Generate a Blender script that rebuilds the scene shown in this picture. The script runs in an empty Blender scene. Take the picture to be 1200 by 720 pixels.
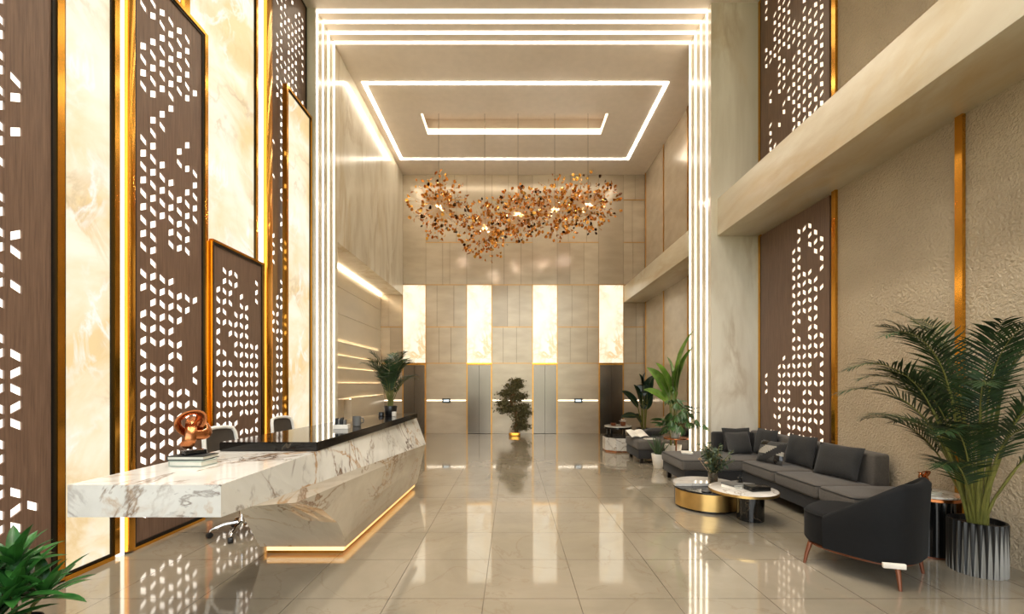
import bpy, bmesh, math, random
from mathutils import Vector, Matrix, noise
PI = math.pi
scn = bpy.context.scene
COL = scn.collection
V = Vector

# ------------------------------------------------------------------ materials
def _new(name):
    m = bpy.data.materials.new(name); m.use_nodes = True
    nt = m.node_tree; b = nt.nodes['Principled BSDF']
    return m, nt, b
def N(nt, t, **kw):
    n = nt.nodes.new(t)
    for k, v in kw.items():
        if k in n.inputs: n.inputs[k].default_value = v
        else: setattr(n, k, v)
    return n
def lin(c):
    return tuple(((x/255)/12.92 if x/255 <= .04045 else ((x/255+.055)/1.055)**2.4) for x in c) + (1,)
def coords(nt, scale=(1,1,1), rot=(0,0,0)):
    tc = N(nt, 'ShaderNodeTexCoord'); mp = N(nt, 'ShaderNodeMapping')
    mp.inputs['Scale'].default_value = scale; mp.inputs['Rotation'].default_value = rot
    nt.links.new(tc.outputs['Object'], mp.inputs['Vector'])
    return mp.outputs['Vector']
def ramp(nt, fac, stops):
    r = N(nt, 'ShaderNodeValToRGB'); e = r.color_ramp.elements
    e[0].position, e[0].color = stops[0]; e[1].position, e[1].color = stops[-1]
    for p, c in stops[1:-1]:
        x = e.new(p); x.color = c
    nt.links.new(fac, r.inputs['Fac'])
    return r.outputs['Color']
def bumpit(nt, b, fac, strength, dist=.01):
    bp = N(nt, 'ShaderNodeBump', Strength=strength, Distance=dist)
    nt.links.new(fac, bp.inputs['Height']); nt.links.new(bp.outputs['Normal'], b.inputs['Normal'])
def mat(name, c, rough=.5, metal=0, var=.12, scale=6, stretch=(1,1,1), bump=0, bscale=None, coat=0, spec=None, ior=None, sheen=0, trans=0, tint=None):
    m, nt, b = _new(name)
    v = coords(nt, stretch)
    nz = N(nt, 'ShaderNodeTexNoise', Scale=scale, Detail=5)
    nt.links.new(v, nz.inputs['Vector'])
    base = lin(c)
    lo = tuple(x*(1-var) for x in base[:3]) + (1,)
    hi = tuple(min(1, x*(1+var)) for x in base[:3]) + (1,)
    if tint: hi = lin(tint)
    col = ramp(nt, nz.outputs['Fac'], [(.3, lo), (.7, hi)])
    nt.links.new(col, b.inputs['Base Color'])
    b.inputs['Roughness'].default_value = rough; b.inputs['Metallic'].default_value = metal
    if coat: b.inputs['Coat Weight'].default_value = coat; b.inputs['Coat Roughness'].default_value = .05
    if spec is not None: b.inputs['Specular IOR Level'].default_value = spec
    if ior: b.inputs['IOR'].default_value = ior
    if sheen: b.inputs['Sheen Weight'].default_value = sheen
    if trans: b.inputs['Transmission Weight'].default_value = trans
    if bump:
        f = nz
        if bscale:
            f = N(nt, 'ShaderNodeTexNoise', Scale=bscale, Detail=4); nt.links.new(v, f.inputs['Vector'])
        bumpit(nt, b, f.outputs['Fac'], bump)
    return m
def glow(name, c, strength):
    m, nt, b = _new(name)
    b.inputs['Base Color'].default_value = (.8,.8,.8,1)
    nz = N(nt, 'ShaderNodeTexNoise', Scale=2.0); nt.links.new(coords(nt), nz.inputs['Vector'])
    base = lin(c)
    nt.links.new(ramp(nt, nz.outputs['Fac'], [(.3, tuple(x*.95 for x in base[:3])+(1,)), (.7, base)]), b.inputs['Emission Color'])
    b.inputs['Emission Strength'].default_value = strength
    return m
def stone(name, base, veins, vscale=1.2, rough=.12, width=.03, dens=.5, cloud=None, stretch=(1,1,1), rot=(0,0,0), dist=1.2, emit=0, ior=1.5, mask_scale=.9, strength=1.0):
    """polished stone: clouded base colour and thin veins that come in patches"""
    m, nt, b = _new(name)
    L = nt.links.new
    v = coords(nt, stretch, rot)
    big = N(nt, 'ShaderNodeTexNoise', Scale=vscale*1.1, Detail=8, Roughness=.6, Distortion=.6); L(v, big.inputs['Vector'])
    cl = cloud or base
    colour = ramp(nt, big.outputs['Fac'], [(.40, lin(cl)), (.58, lin(base))])
    for i, vc in enumerate(veins):
        n1 = N(nt, 'ShaderNodeTexNoise', Scale=vscale*(1+.7*i), Detail=7, Roughness=.58, Distortion=dist)
        mp = N(nt, 'ShaderNodeMapping'); mp.inputs['Location'].default_value = (3.1*i+1.7, 5.3*i+.4, 1.1*i)
        L(v, mp.inputs['Vector']); L(mp.outputs['Vector'], n1.inputs['Vector'])
        s = N(nt, 'ShaderNodeMath', operation='SUBTRACT'); L(n1.outputs['Fac'], s.inputs[0]); s.inputs[1].default_value = .5
        a = N(nt, 'ShaderNodeMath', operation='ABSOLUTE'); L(s.outputs[0], a.inputs[0])
        mr = N(nt, 'ShaderNodeMapRange'); L(a.outputs[0], mr.inputs['Value'])
        mr.inputs['From Min'].default_value = 0; mr.inputs['From Max'].default_value = width*(1+.4*i)
        mr.inputs['To Min'].default_value = 1; mr.inputs['To Max'].default_value = 0
        mk = N(nt, 'ShaderNodeTexNoise', Scale=mask_scale*(1+.3*i), Detail=3); L(mp.outputs['Vector'], mk.inputs['Vector'])
        mm = N(nt, 'ShaderNodeMapRange'); L(mk.outputs['Fac'], mm.inputs['Value'])
        mm.inputs['From Min'].default_value = .62-.25*dens; mm.inputs['From Max'].default_value = .72-.15*dens
        mu = N(nt, 'ShaderNodeMath', operation='MULTIPLY'); L(mr.outputs[0], mu.inputs[0]); L(mm.outputs[0], mu.inputs[1])
        m2 = N(nt, 'ShaderNodeMath', operation='MULTIPLY'); L(mu.outputs[0], m2.inputs[0]); m2.inputs[1].default_value = strength
        mx = N(nt, 'ShaderNodeMix', data_type='RGBA')
        L(m2.outputs[0], mx.inputs['Factor']); L(colour, mx.inputs[6]); mx.inputs[7].default_value = lin(vc)
        colour = mx.outputs[2]
    L(colour, b.inputs['Base Color'])
    b.inputs['Roughness'].default_value = rough; b.inputs['IOR'].default_value = ior
    if emit:
        L(colour, b.inputs['Emission Color']); b.inputs['Emission Strength'].default_value = emit
        for l_ in list(b.inputs['Base Color'].links): nt.links.remove(l_)
        b.inputs['Base Color'].default_value = (.12,.11,.1,1)
    return m

def floor_mat():
    m, nt, b = _new('polished_floor_tiles'); L = nt.links.new
    v = coords(nt)
    big = N(nt, 'ShaderNodeTexNoise', Scale=.8, Detail=8, Roughness=.6, Distortion=.8); L(v, big.inputs['Vector'])
    colour = ramp(nt, big.outputs['Fac'], [(.3, lin((134,124,105))), (.65, lin((156,145,126)))])
    n1 = N(nt, 'ShaderNodeTexNoise', Scale=1.1, Detail=7, Roughness=.55, Distortion=1.0); L(v, n1.inputs['Vector'])
    s = N(nt, 'ShaderNodeMath', operation='SUBTRACT'); L(n1.outputs['Fac'], s.inputs[0]); s.inputs[1].default_value = .53
    a = N(nt, 'ShaderNodeMath', operation='ABSOLUTE'); L(s.outputs[0], a.inputs[0])
    mr = N(nt, 'ShaderNodeMapRange'); L(a.outputs[0], mr.inputs['Value']); mr.inputs['From Max'].default_value = .012
    mr.inputs['To Min'].default_value = .3; mr.inputs['To Max'].default_value = 0
    mx = N(nt, 'ShaderNodeMix', data_type='RGBA'); L(mr.outputs[0], mx.inputs['Factor']); L(colour, mx.inputs[6]); mx.inputs[7].default_value = lin((118,96,70))
    colour = mx.outputs[2]
    sp = N(nt, 'ShaderNodeSeparateXYZ'); L(v, sp.inputs[0])
    lines = []
    for ax, off in ((0, .21), (1, -3.175)):
        ad = N(nt, 'ShaderNodeMath', operation='ADD'); L(sp.outputs[ax], ad.inputs[0]); ad.inputs[1].default_value = off
        pp = N(nt, 'ShaderNodeMath', operation='PINGPONG'); L(ad.outputs[0], pp.inputs[0]); pp.inputs[1].default_value = .3525
        lt = N(nt, 'ShaderNodeMath', operation='LESS_THAN'); L(pp.outputs[0], lt.inputs[0]); lt.inputs[1].default_value = .0030
        lines.append(lt.outputs[0])
    mxm = N(nt, 'ShaderNodeMath', operation='MAXIMUM'); L(lines[0], mxm.inputs[0]); L(lines[1], mxm.inputs[1])
    m2 = N(nt, 'ShaderNodeMix', data_type='RGBA'); L(mxm.outputs[0], m2.inputs['Factor']); L(colour, m2.inputs[6]); m2.inputs[7].default_value = lin((78,68,56))
    L(m2.outputs[2], b.inputs['Base Color'])
    rr = N(nt, 'ShaderNodeMapRange'); L(mxm.outputs[0], rr.inputs['Value']); rr.inputs['To Min'].default_value = .06; rr.inputs['To Max'].default_value = .2
    L(rr.outputs[0], b.inputs['Roughness'])
    b.inputs['IOR'].default_value = 3.0
    return m
def plaster_mat():
    m, nt, b = _new('hammered_plaster'); L = nt.links.new
    v = coords(nt)
    n0 = N(nt, 'ShaderNodeTexNoise', Scale=1.3, Detail=5); L(v, n0.inputs['Vector'])
    L(ramp(nt, n0.outputs['Fac'], [(.3, lin((176,158,132))), (.7, lin((196,178,150)))]), b.inputs['Base Color'])
    n1 = N(nt, 'ShaderNodeTexNoise', Scale=38, Detail=3, Roughness=.6, Distortion=.4); L(v, n1.inputs['Vector'])
    bumpit(nt, b, n1.outputs['Fac'], .9, .03)
    b.inputs['Roughness'].default_value = .42
    return m
def wood_mat(name, c1, c2):
    m, nt, b = _new(name); L = nt.links.new
    v = coords(nt, (1, 1, .035))
    n0 = N(nt, 'ShaderNodeTexNoise', Scale=70, Detail=6, Roughness=.65, Distortion=.3); L(v, n0.inputs['Vector'])
    L(ramp(nt, n0.outputs['Fac'], [(.3, lin(c1)), (.7, lin(c2))]), b.inputs['Base Color'])
    bumpit(nt, b, n0.outputs['Fac'], .25, .004)
    b.inputs['Roughness'].default_value = .38
    return m
def fluted_mat(name, c1, c2):
    return mat(name, c1, .3, .2, .1)

F_EM = 1.0
MT = dict(
    floor=floor_mat(), plaster=plaster_mat(),
    ceil=mat('matte_ceiling_paint', (234,222,209), .6, var=.03),
    wallback=mat('satin_stone_panel', (196,180,158), .22, .2, var=.10, scale=2.2, stretch=(.6,1,1.8), bump=.03, bscale=30),
    wallback2=mat('satin_stone_panel_dark', (184,168,147), .22, .2, var=.10, scale=2.0, stretch=(.6,1,1.8), bump=.03, bscale=30),
    niche=mat('cream_stone_panel', (220,206,182), .3, var=.06, scale=2, stretch=(1,.5,1.5)),
    groove=mat('panel_joint', (70,58,46), .6),
    onyx=stone('pale_onyx_cladding', (234,226,208), [(198,170,118), (182,160,128)], .8, .2, .05, .6, (216,205,184), stretch=(1,1,.28), dist=.6, strength=.5),
    ledge=stone('ledge_onyx', (226,216,194), [(204,174,114), (196,170,126)], .9, .28, .05, .6, (206,190,162), stretch=(1,.35,1.2), dist=.6, strength=.5),
    lit=stone('backlit_onyx', (255,244,220), [(226,190,128), (206,180,140), (255,252,246)], .75, .28, .03, .6, (240,208,150), emit=.56, dist=1.0, strength=.8),
    lit2=stone('bright_backlit_onyx', (255,244,218), [(222,182,120), (232,200,148)], 1.3, .12, .06, .7, (252,236,206), emit=.66, dist=1.2, strength=.9),
    wood=wood_mat('dark_walnut_screen', (90,68,54), (126,98,80)),
    dark=mat('blackened_metal', (34,30,24), .35, .6),
    gold=mat('polished_brass', (224,162,66), .16, 1, var=.1, scale=1.5, stretch=(1,1,.4)),
    brassband=mat('satin_brass', (208,172,108), .3, 1),
    goldthin=mat('brass_trim', (190,140,72), .3, 1),
    cove=glow('cove_led', (255,236,204), .95),
    led=glow('warm_led', (255,243,222), 9),
    ledsoft=glow('soft_led', (255,236,206), 5),
    ledhall=glow('portal_led', (255,240,216), 3),
    ledamber=glow('amber_led', (255,186,88), .75),
    ledslot=glow('slot_led', (255,242,216), 1.3),
    diff=glow('cutout_diffuser', (255,244,228), 1.2),
    diffw=glow('warm_cutout_diffuser', (255,230,200), .8),
    steel=mat('brushed_elevator_steel', (120,112,103), .22, 1, var=.08, scale=9, stretch=(20,1,.3)),
    bmarble=stone('black_marble', (24,23,21), [(96,84,68), (60,52,44)], 1.6, .08, .012, .45, (16,15,14), strength=.7),
    wmarble=stone('white_veined_marble', (226,222,212), [(120,88,56), (176,130,72), (92,66,50)], .85, .12, .02, .62, (206,202,192), dist=1.6, mask_scale=1.2, rot=(.5,.3,.2)),
    pmarble=stone('pedestal_marble', (214,204,186), [(126,92,60), (170,132,88)], 1.0, .14, .016, .6, (196,184,166), dist=1.3, mask_scale=1.3, rot=(.9,.2,.6), stretch=(1,.6,1)),
    tmarble=stone('table_marble', (214,208,198), [(140,126,112)], 2.5, .08, .03, .6, (196,190,180)),
    white=mat('white_plastic', (228,224,216), .3), chrome=mat('chrome', (210,206,198), .12, 1),
    mesh=mat('dark_mesh', (62,54,46), .6), rubber=mat('black_rubber', (22,22,22), .5),
    copper=mat('copper', (186,118,74), .26, 1), copperleaf=mat('copper_leaf', (196,130,62), .25, 1, scale=3),
    goldleaf=mat('gold_leaf', (240,184,92), .2, 1, scale=3), darkleaf=mat('dark_bronze_leaf', (58,34,18), .25, 1),
    black=mat('black_lacquer', (14,14,14), .18), blackmatte=mat('matt_black', (18,18,18), .6),
    cover=mat('sage_book_cloth', (160,168,156), .6), bookdark=mat('charcoal_book_cloth', (38,40,38), .6), page=mat('book_pages', (214,210,196), .8),
    paper=mat('white_paper', (226,220,208), .7), greybook=mat('grey_book_cloth', (98,96,92), .6),
    palegrey=mat('pale_grey_fabric', (150,144,132), .85, scale=60),
    sofa=mat('taupe_grey_fabric', (80,74,67), .85, var=.14, scale=60, bump=.15, sheen=.15),
    sofadark=mat('charcoal_fabric', (28,26,25), .85, var=.2, scale=60, bump=.15, sheen=.1),
    pillow=mat('dark_pillow_fabric', (32,31,30), .8, var=.2, scale=70, bump=.15, sheen=.12),
    pillow2=mat('slate_pillow_fabric', (52,50,47), .8, var=.2, scale=70, bump=.15, sheen=.12),
    velvet=mat('black_velvet', (10,10,11), .8, spec=.25, var=.25, scale=40, bump=.05, sheen=.03),
    beige=mat('beige_bouclé', (150,128,104), .85, var=.15, scale=50),
    walnut=mat('walnut_leg', (112,62,36), .35, .3),
    pot=mat('white_ceramic', (226,218,204), .35), potblack=mat('black_ceramic', (16,16,16), .3), soil=mat('soil', (46,34,24), .95, var=.4, scale=40),
    palm=mat('palm_green', (24,44,20), .5, var=.35, scale=8, tint=(44,70,30)), palmstem=mat('palm_stem', (96,98,40), .5, var=.3, tint=(124,122,56)),
    banana=mat('banana_green', (78,112,36), .35, var=.3, tint=(116,150,56)), bananadark=mat('rubber_plant_green', (24,46,30), .3, var=.3),
    philo=mat('philodendron_green', (44,76,40), .4, var=.3, tint=(74,110,58)),
    drac=mat('dracaena_green', (34,84,34), .35, var=.3, tint=(62,120,50)), aloe=mat('aloe_green', (62,82,50), .45, var=.3),
    pine=mat('pine_olive', (98,96,62), .7, var=.4, scale=20, tint=(126,118,78)), bark=mat('bark', (126,92,62), .85, var=.4, scale=20, bump=.4),
    euca=mat('eucalyptus_green', (48,66,48), .6, var=.35, tint=(84,100,74)), flower=mat('cream_flower', (206,178,146), .7),
    glass=mat('smoked_glass', (206,190,164), .05, trans=.9, ior=1.45), screen=glow('panel_screen', (190,215,225), 1.0),
    grass=mat('lawn', (78,104,52), .9, var=.3), alum=mat('entrance_frame', (52,46,40), .4, .6),
)

# ------------------------------------------------------------------ mesh builder
class MB:
    def __init__(s): s.v, s.f, s.m, s.sm = [], [], [], []
    def add(s, vs, fs, mi=0, smooth=False, M=None):
        o = len(s.v)
        s.v += [tuple(M @ V(p)) if M else tuple(p) for p in vs]
        s.f += [tuple(i+o for i in f) for f in fs]
        s.m += [mi]*len(fs); s.sm += [smooth]*len(fs)
        return s
    def box(s, x0, x1, y0, y1, z0, z1, bev=0, seg=2, mi=0, M=None):
        if not bev:
            vs = [(x,y,z) for x in (x0,x1) for y in (y0,y1) for z in (z0,z1)]
            return s.add(vs, [(0,1,3,2),(4,6,7,5),(0,4,5,1),(2,3,7,6),(0,2,6,4),(1,5,7,3)], mi, False, M)
        bm = bmesh.new(); bmesh.ops.create_cube(bm, size=1)
        for v in bm.verts:
            v.co = V(((x0+x1)/2+v.co.x*(x1-x0), (y0+y1)/2+v.co.y*(y1-y0), (z0+z1)/2+v.co.z*(z1-z0)))
        bmesh.ops.bevel(bm, geom=bm.edges[:], offset=bev, segments=seg, profile=.5, affect='EDGES')
        return s.bm(bm, mi, True, M)
    def bm(s, bm, mi=0, smooth=True, M=None):
        bm.verts.index_update()
        s.add([v.co.copy() for v in bm.verts], [[v.index for v in f.verts] for f in bm.faces], mi, smooth, M)
        bm.free(); return s
    def lathe(s, prof, n=40, c=(0,0,0), mi=0, smooth=True, sx=1, sy=1, M=None, a0=0, a1=2*PI):
        full = abs(a1-a0-2*PI) < 1e-6
        k = n if full else n+1
        vs = [(c[0]+sx*r*math.cos(a0+(a1-a0)*i/n), c[1]+sy*r*math.sin(a0+(a1-a0)*i/n), c[2]+z) for (r, z) in prof for i in range(k)]
        fs = []
        for j in range(len(prof)-1):
            for i in range(n):
                i2 = (i+1) % k
                fs.append((j*k+i, j*k+i2, (j+1)*k+i2, (j+1)*k+i))
        return s.add(vs, fs, mi, smooth, M)
    def disc(s, r, z0, z1, n=48, c=(0,0,0), bev=.003, mi=0, M=None):
        return s.lathe([(0,z0),(r-bev,z0),(r,z0+bev),(r,z1-bev),(r-bev,z1),(0,z1)], n, c, mi, True, M=M)
    def prism(s, pts, z0, z1, mi=0, M=None):
        n = len(pts)
        vs = [(x,y,z0) for x,y in pts]+[(x,y,z1) for x,y in pts]
        fs = [tuple(range(n))[::-1], tuple(range(n,2*n))]+[(i,(i+1)%n,n+(i+1)%n,n+i) for i in range(n)]
        return s.add(vs, fs, mi, False, M)
    def tube(s, pts, r, n=8, mi=0, closed=False, flat=None, M=None, up=None):
        pts = [V(p) for p in pts]; k = len(pts)
        rs = r if isinstance(r, (list, tuple)) else [r]*k
        vs, prev = [], None
        for i, p in enumerate(pts):
            a = pts[(i-1) % k] if (closed or i > 0) else p
            b = pts[(i+1) % k] if (closed or i < k-1) else p
            t = (b-a).normalized()
            if prev is None:
                ref = V(up) if up else (V((0,0,1)) if abs(t.z) < .9 else V((1,0,0)))
                u = (ref - t*ref.dot(t)).normalized()
            else:
                u = (prev - t*prev.dot(t)).normalized()
            prev = u; w = t.cross(u)
            f = flat or 1
            for j in range(n):
                an = 2*PI*j/n
                vs.append(p + u*rs[i]*math.cos(an) + w*rs[i]*f*math.sin(an))
        fs = []
        for i in range(k if closed else k-1):
            i2 = (i+1) % k
            for j in range(n):
                fs.append((i*n+j, i*n+(j+1)%n, i2*n+(j+1)%n, i2*n+j))
        if not closed:
            fs.append(tuple(range(n))[::-1]); fs.append(tuple((k-1)*n+j for j in range(n)))
        return s.add(vs, fs, mi, True, M)
    def grid(s, P, mi=0, smooth=True, M=None):
        a, b = len(P), len(P[0])
        vs = [p for row in P for p in row]
        fs = [(i*b+j, i*b+j+1, (i+1)*b+j+1, (i+1)*b+j) for i in range(a-1) for j in range(b-1)]
        return s.add(vs, fs, mi, smooth, M)
    def build(s, name, mats, parent=None, world=False, angle=40):
        me = bpy.data.meshes.new(name)
        vs = s.v
        if parent is not None and world:
            Mi = root_matrix(parent).inverted()
            vs = [tuple(Mi @ V(p)) for p in vs]
        me.from_pydata(vs, [], s.f)
        if not isinstance(mats, (list, tuple)): mats = [mats]
        for m in mats: me.materials.append(MT[m] if isinstance(m, str) else m)
        me.polygons.foreach_set('material_index', s.m)
        me.polygons.foreach_set('use_smooth', s.sm)
        me.update()
        if any(s.sm): me.set_sharp_from_angle(angle=math.radians(angle))
        o = bpy.data.objects.new(name, me); COL.objects.link(o)
        if parent is not None: o.parent = parent
        return o
def root_matrix(o):
    while o.parent is not None: o = o.parent
    return Matrix.Translation(o.location) @ o.rotation_euler.to_matrix().to_4x4()
def thing(name, label, cat, loc=(0,0,0), rz=0, group=None):
    o = bpy.data.objects.new(name, None); COL.objects.link(o)
    o.location = loc; o.rotation_euler = (0,0,rz); o.empty_display_size = .1
    o['label'] = label; o['category'] = cat
    if group: o['group'] = group
    return o
def tag(o, label, cat, group=None):
    o['label'] = label; o['category'] = cat
    if group: o['group'] = group
    return o
def lone(name, mb, mats, label, cat, group=None, loc=None, angle=40):
    """one-mesh thing with its origin moved to its own place"""
    if loc is None:
        xs = [p[0] for p in mb.v]; ys = [p[1] for p in mb.v]; zs = [p[2] for p in mb.v]
        loc = ((min(xs)+max(xs))/2, (min(ys)+max(ys))/2, min(zs))
    mb.v = [(p[0]-loc[0], p[1]-loc[1], p[2]-loc[2]) for p in mb.v]
    o = mb.build(name, mats, None, False, angle); o.location = loc
    return tag(o, label, cat, group)
def struct(name, mb, mats, label=None):
    o = mb.build(name, mats); o['kind'] = 'structure'
    if label: o['label'] = label
    return o
def dup(root, loc, rz, label, group=None, name=None):
    r = root.copy(); COL.objects.link(r); r.location = loc; r.rotation_euler = (0,0,rz); r['label'] = label
    if group: r['group'] = group
    for ch in list(root.children):
        c = ch.copy(); COL.objects.link(c); c.parent = r
        for g in list(ch.children):
            d = g.copy(); COL.objects.link(d); d.parent = c
    return r
def RZ(a): return Matrix.Rotation(a, 4, 'Z')
def TR(x, y, z): return Matrix.Translation((x, y, z))

# ------------------------------------------------------------------ the room
HZ = 8.3           # ceiling height
YB = 13.67         # back wall
YF = -3.0          # entrance glazing behind the camera
XL, XR = -3.72, 4.36
fl = MB().box(-4.6, 4.7, YF-.2, YB+.3, -.2, 0); struct('floor', fl, 'floor')
# ceiling with a recess
rx0, rx1, ry0, ry1 = -2.27, 2.39, 10.57, 11.47
c = MB()
c.box(-4.6, rx0, YF-.2, YB+.3, HZ, HZ+.12); c.box(rx1, 4.7, YF-.2, YB+.3, HZ, HZ+.12)
c.box(rx0, rx1, YF-.2, ry0, HZ, HZ+.12); c.box(rx0, rx1, ry1, YB+.3, HZ, HZ+.12)
c.box(rx0-.2, rx1+.2, ry0-.2, ry1+.2, HZ+.48, HZ+.56)
c.box(rx0-.2, rx0-.1, ry0-.2, ry1+.2, HZ+.1, HZ+.5); c.box(rx1+.1, rx1+.2, ry0-.2, ry1+.2, HZ+.1, HZ+.5)
c.box(rx0-.2, rx1+.2, ry0-.2, ry0-.1, HZ+.1, HZ+.5); c.box(rx0-.2, rx1+.2, ry1+.1, ry1+.2, HZ+.1, HZ+.5)
struct('ceiling', c, 'ceil')
# left side: near backing wall, lit portal, upper wall and the niche under it
struct('wall_left', MB().box(-4.6, XL, YF-.1, 7.6, 0, HZ), 'wood')
w = MB().box(-4.6, -3.5, 7.6, 8.56, 0, HZ); w.box(-4.6, -3.5, 8.56, YB, 4.45, HZ)
struct('wall_left_marble', w, 'onyx')
w = MB().box(-4.6, -4.22, 8.56, YB, 0, 4.45, mi=0)
seams = [4.45, 3.95, 3.3, 2.68]
for a, b in zip(seams[1:], seams[:-1]):
    w.box(-4.22, -4.205, 8.57, YB-.01, a+.008, b-.008)
struct('wall_left_niche', w, 'niche')
# right side
struct('wall_right', MB().box(XR, 4.7, YF-.1, 7.5, 0, HZ), 'plaster')
struct('wall_right_portal', MB().box(3.5, 4.7, 7.5, 8.45, 0, HZ), 'onyx')
struct('wall_right_far', MB().box(4.25, 4.7, 8.45, YB, 0, HZ), 'wallback')
b_ = MB().box(3.61, XR+.02, YF, 7.5, 4.2, 4.85, bev=.006); struct('beam_ledge_near', b_, 'ledge')
b_ = MB().box(3.58, 4.27, 8.45, YB, 4.2, 4.72, bev=.006); struct('beam_ledge_far', b_, 'ledge')
# back wall: backing and panels in bays
bays = [(-4.22,-3.5), (-3.5,-2.76), (-2.76,-1.45), (-1.45,-.645), (-.645,.656), (.656,1.45), (1.45,2.78), (2.78,3.57), (3.57,4.25)]
rows_z = [0, 2.256, 3.42, 4.77, 6.13, 7.49, 8.3]
w = MB().box(-4.6, 4.7, YB+.02, YB+.3, 0, HZ, mi=2)
rnd = random.Random(5)
for bi, (x0, x1) in enumerate(bays):
    narrow = bi in (1,3,5,7)
    zr = [(4.77, 8.3)] if narrow else list(zip(rows_z[:-1], rows_z[1:]))
    for z0, z1 in zr:
        cuts = [x0, x1]
        if not narrow and z0 > 1:
            k = 3 if (x1-x0) > 1 else 2
            cuts = sorted([x0, x1]+[x0+(x1-x0)*(i+rnd.uniform(-.25,.25))/k for i in range(1, k)])
        for a, b in zip(cuts[:-1], cuts[1:]):
            w.box(a+.004, b-.004, YB, YB+.03, z0+.004, z1-.004, mi=rnd.choice((0,0,0,0,1)))
struct('wall_back', w, ['wallback','wallback2','groove'])
# brass trims of the back wall
t = MB()
for bi, (x0, x1) in enumerate(bays):
    if bi in (1,3,5,7):
        t.box(x0-.012, x1+.012, YB-.012, YB+.01, 4.758, 4.782)
        for x in (x0, x1): t.box(x-.011, x+.011, YB-.014, YB+.01, 0, 4.77)
    else:
        for z in rows_z[1:-1]: t.box(x0, x1, YB-.01, YB+.01, z-.01, z+.01)
struct('trim_1', t, 'goldthin')
# brass strips on the right walls
n = 2
for x, ys, z0, z1 in ((4.25,(13.55,11.95,10.3,9.0),0,4.2), (4.25,(13.55,11.95,10.3,9.0),4.72,HZ)):
    t = MB()
    for y in ys: t.box(x-.02, x+.01, y-.02, y+.02, z0, z1)
    struct('trim_%d' % n, t, 'goldthin'); n += 1
for z0, z1 in ((0, 4.2), (4.85, HZ)):
    for y0, y1 in ((7.44, 7.5), (5.71, 5.78), (4.1, 4.17)):
        struct('trim_%d' % n, MB().box(XR-.035, XR+.01, y0, y1, z0, z1), 'gold'); n += 1
# entrance glazing frame behind the camera
t = MB()
for x in (-3.6, -1.2, 1.2, 3.55): t.box(x-.06, x+.06, YF-.06, YF+.06, 0, HZ)
for z in (.05, 2.6, 5.4, HZ-.05): t.box(-4.6, 4.7, YF-.05, YF+.05, z-.05, z+.05)
struct('window_1', t, 'alum')
struct('ground_outside', MB().box(-40, 40, -60, YF-.2, -.3, -.05), 'grass')

# ------------------------------------------------------------------ light lines
def yat(x, X): return 500*abs(X)/abs(x-600)
names = ['outermost', 'second from the outside', 'third from the outside', 'innermost']
for i, y in enumerate((7.66, 7.89, 8.13, 8.37)):
    s = MB()
    s.box(-3.499, -3.488, y-.017, y+.017, 0, HZ-.002); s.box(3.488, 3.499, y-.017, y+.017, 0, HZ-.002)
    s.box(-3.488, 3.488, y-.028, y+.028, HZ-.012, HZ-.001)
    lone('light_strip', s, 'ledhall', 'white light line running up walls and over the ceiling, %s of four' % names[i], 'light', 'light lines around the lobby portal')
a, b, y0, y1, wd = -3.33, 3.48, 9.46, 12.74, .075
s = MB().box(a, b, y0, y0+wd, HZ-.012, HZ-.001).box(a, b, y1-wd, y1, HZ-.012, HZ-.001)
s.box(a, a+wd, y0+wd, y1-wd, HZ-.012, HZ-.001).box(b-wd, b, y0+wd, y1-wd, HZ-.012, HZ-.001)
lone('ceiling_light_frame', s, 'led', 'large rectangular light line set in the beige ceiling', 'light')
s = MB()
for (x0,x1,q0,q1) in ((rx0,rx1,ry1-.014,ry1-.002),(rx0+.002,rx0+.014,ry0+.014,ry1-.014),(rx1-.014,rx1-.002,ry0+.014,ry1-.014)):
    s.box(x0, x1, q0, q1, HZ+.005, HZ+.16)
lone('cove_light', s, 'cove', 'glowing cove light inside the small ceiling recess above the chandelier', 'light')
s = MB().box(-4.2, -4.16, 8.6, YB-.05, 4.40, 4.44)
lone('cove_light', s, 'ledsoft', 'warm light line under the overhang of the side niche', 'light')
# stepped lit shelves on the niche wall
for i, (z, y1, d) in enumerate(((2.62,13.5,.05),(2.29,13.5,.08),(1.98,13.5,.11),(1.62,13.5,.14),(1.25,13.45,.17))):
    y0 = 8.6 if i < 4 else 10.7
    zz = (2.29,1.98,1.62,1.25,0)[i]
    sh = thing('wall_panel', 'pale stone wall step with glowing top edge, %s of the stack' % ['topmost','second from the top','third from the top','fourth from the top','lowest'][i], 'panel', (-4.2,(y0+y1)/2,zz), group='stepped stone panels in the niche')
    MB().box(-4.22, -4.2+d, y0, y1, zz+.005, z-.045, bev=.004).box(-4.2+d-.012, -4.2+d, y0, y1, z-.046, z-.004).build('slab', 'niche', sh, True)
    MB().box(-4.2+d-.05, -4.2+d-.015, y0+.03, y1-.02, z-.045, z-.03).build('light_line', 'ledsoft', sh, True)
# horizontal light lines across the elevator bays, with call panels
for i, bi in enumerate((0, 2, 4, 6, 8)):
    x0, x1 = bays[bi]
    lab = ['in the corner behind the desk palm', 'between the first and second elevator', 'behind the bonsai tree', 'between the third and fourth elevator', 'behind the dark leaved plant'][i]
    lone('light_strip', MB().box(x0+.03, x1-.03, YB-.012, YB-.001, 1.055, 1.078), 'ledhall', 'thin horizontal light line on the back wall ' + lab, 'light', 'light lines at the elevators')
for x, lab in ((-2.1, 'left of the bonsai'), (2.12, 'right of the bonsai')):
    o = thing('call_panel', 'small elevator call panel on the light line %s' % lab, 'panel', (x, YB, 1.0), group='elevator call panels')
    MB().box(-.13, .13, -.045, -.013, -.01, .13, bev=.006).build('housing', 'dark', o)
    MB().box(-.085, .085, -.049, -.044, .03, .09).build('display', 'screen', o)

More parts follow.
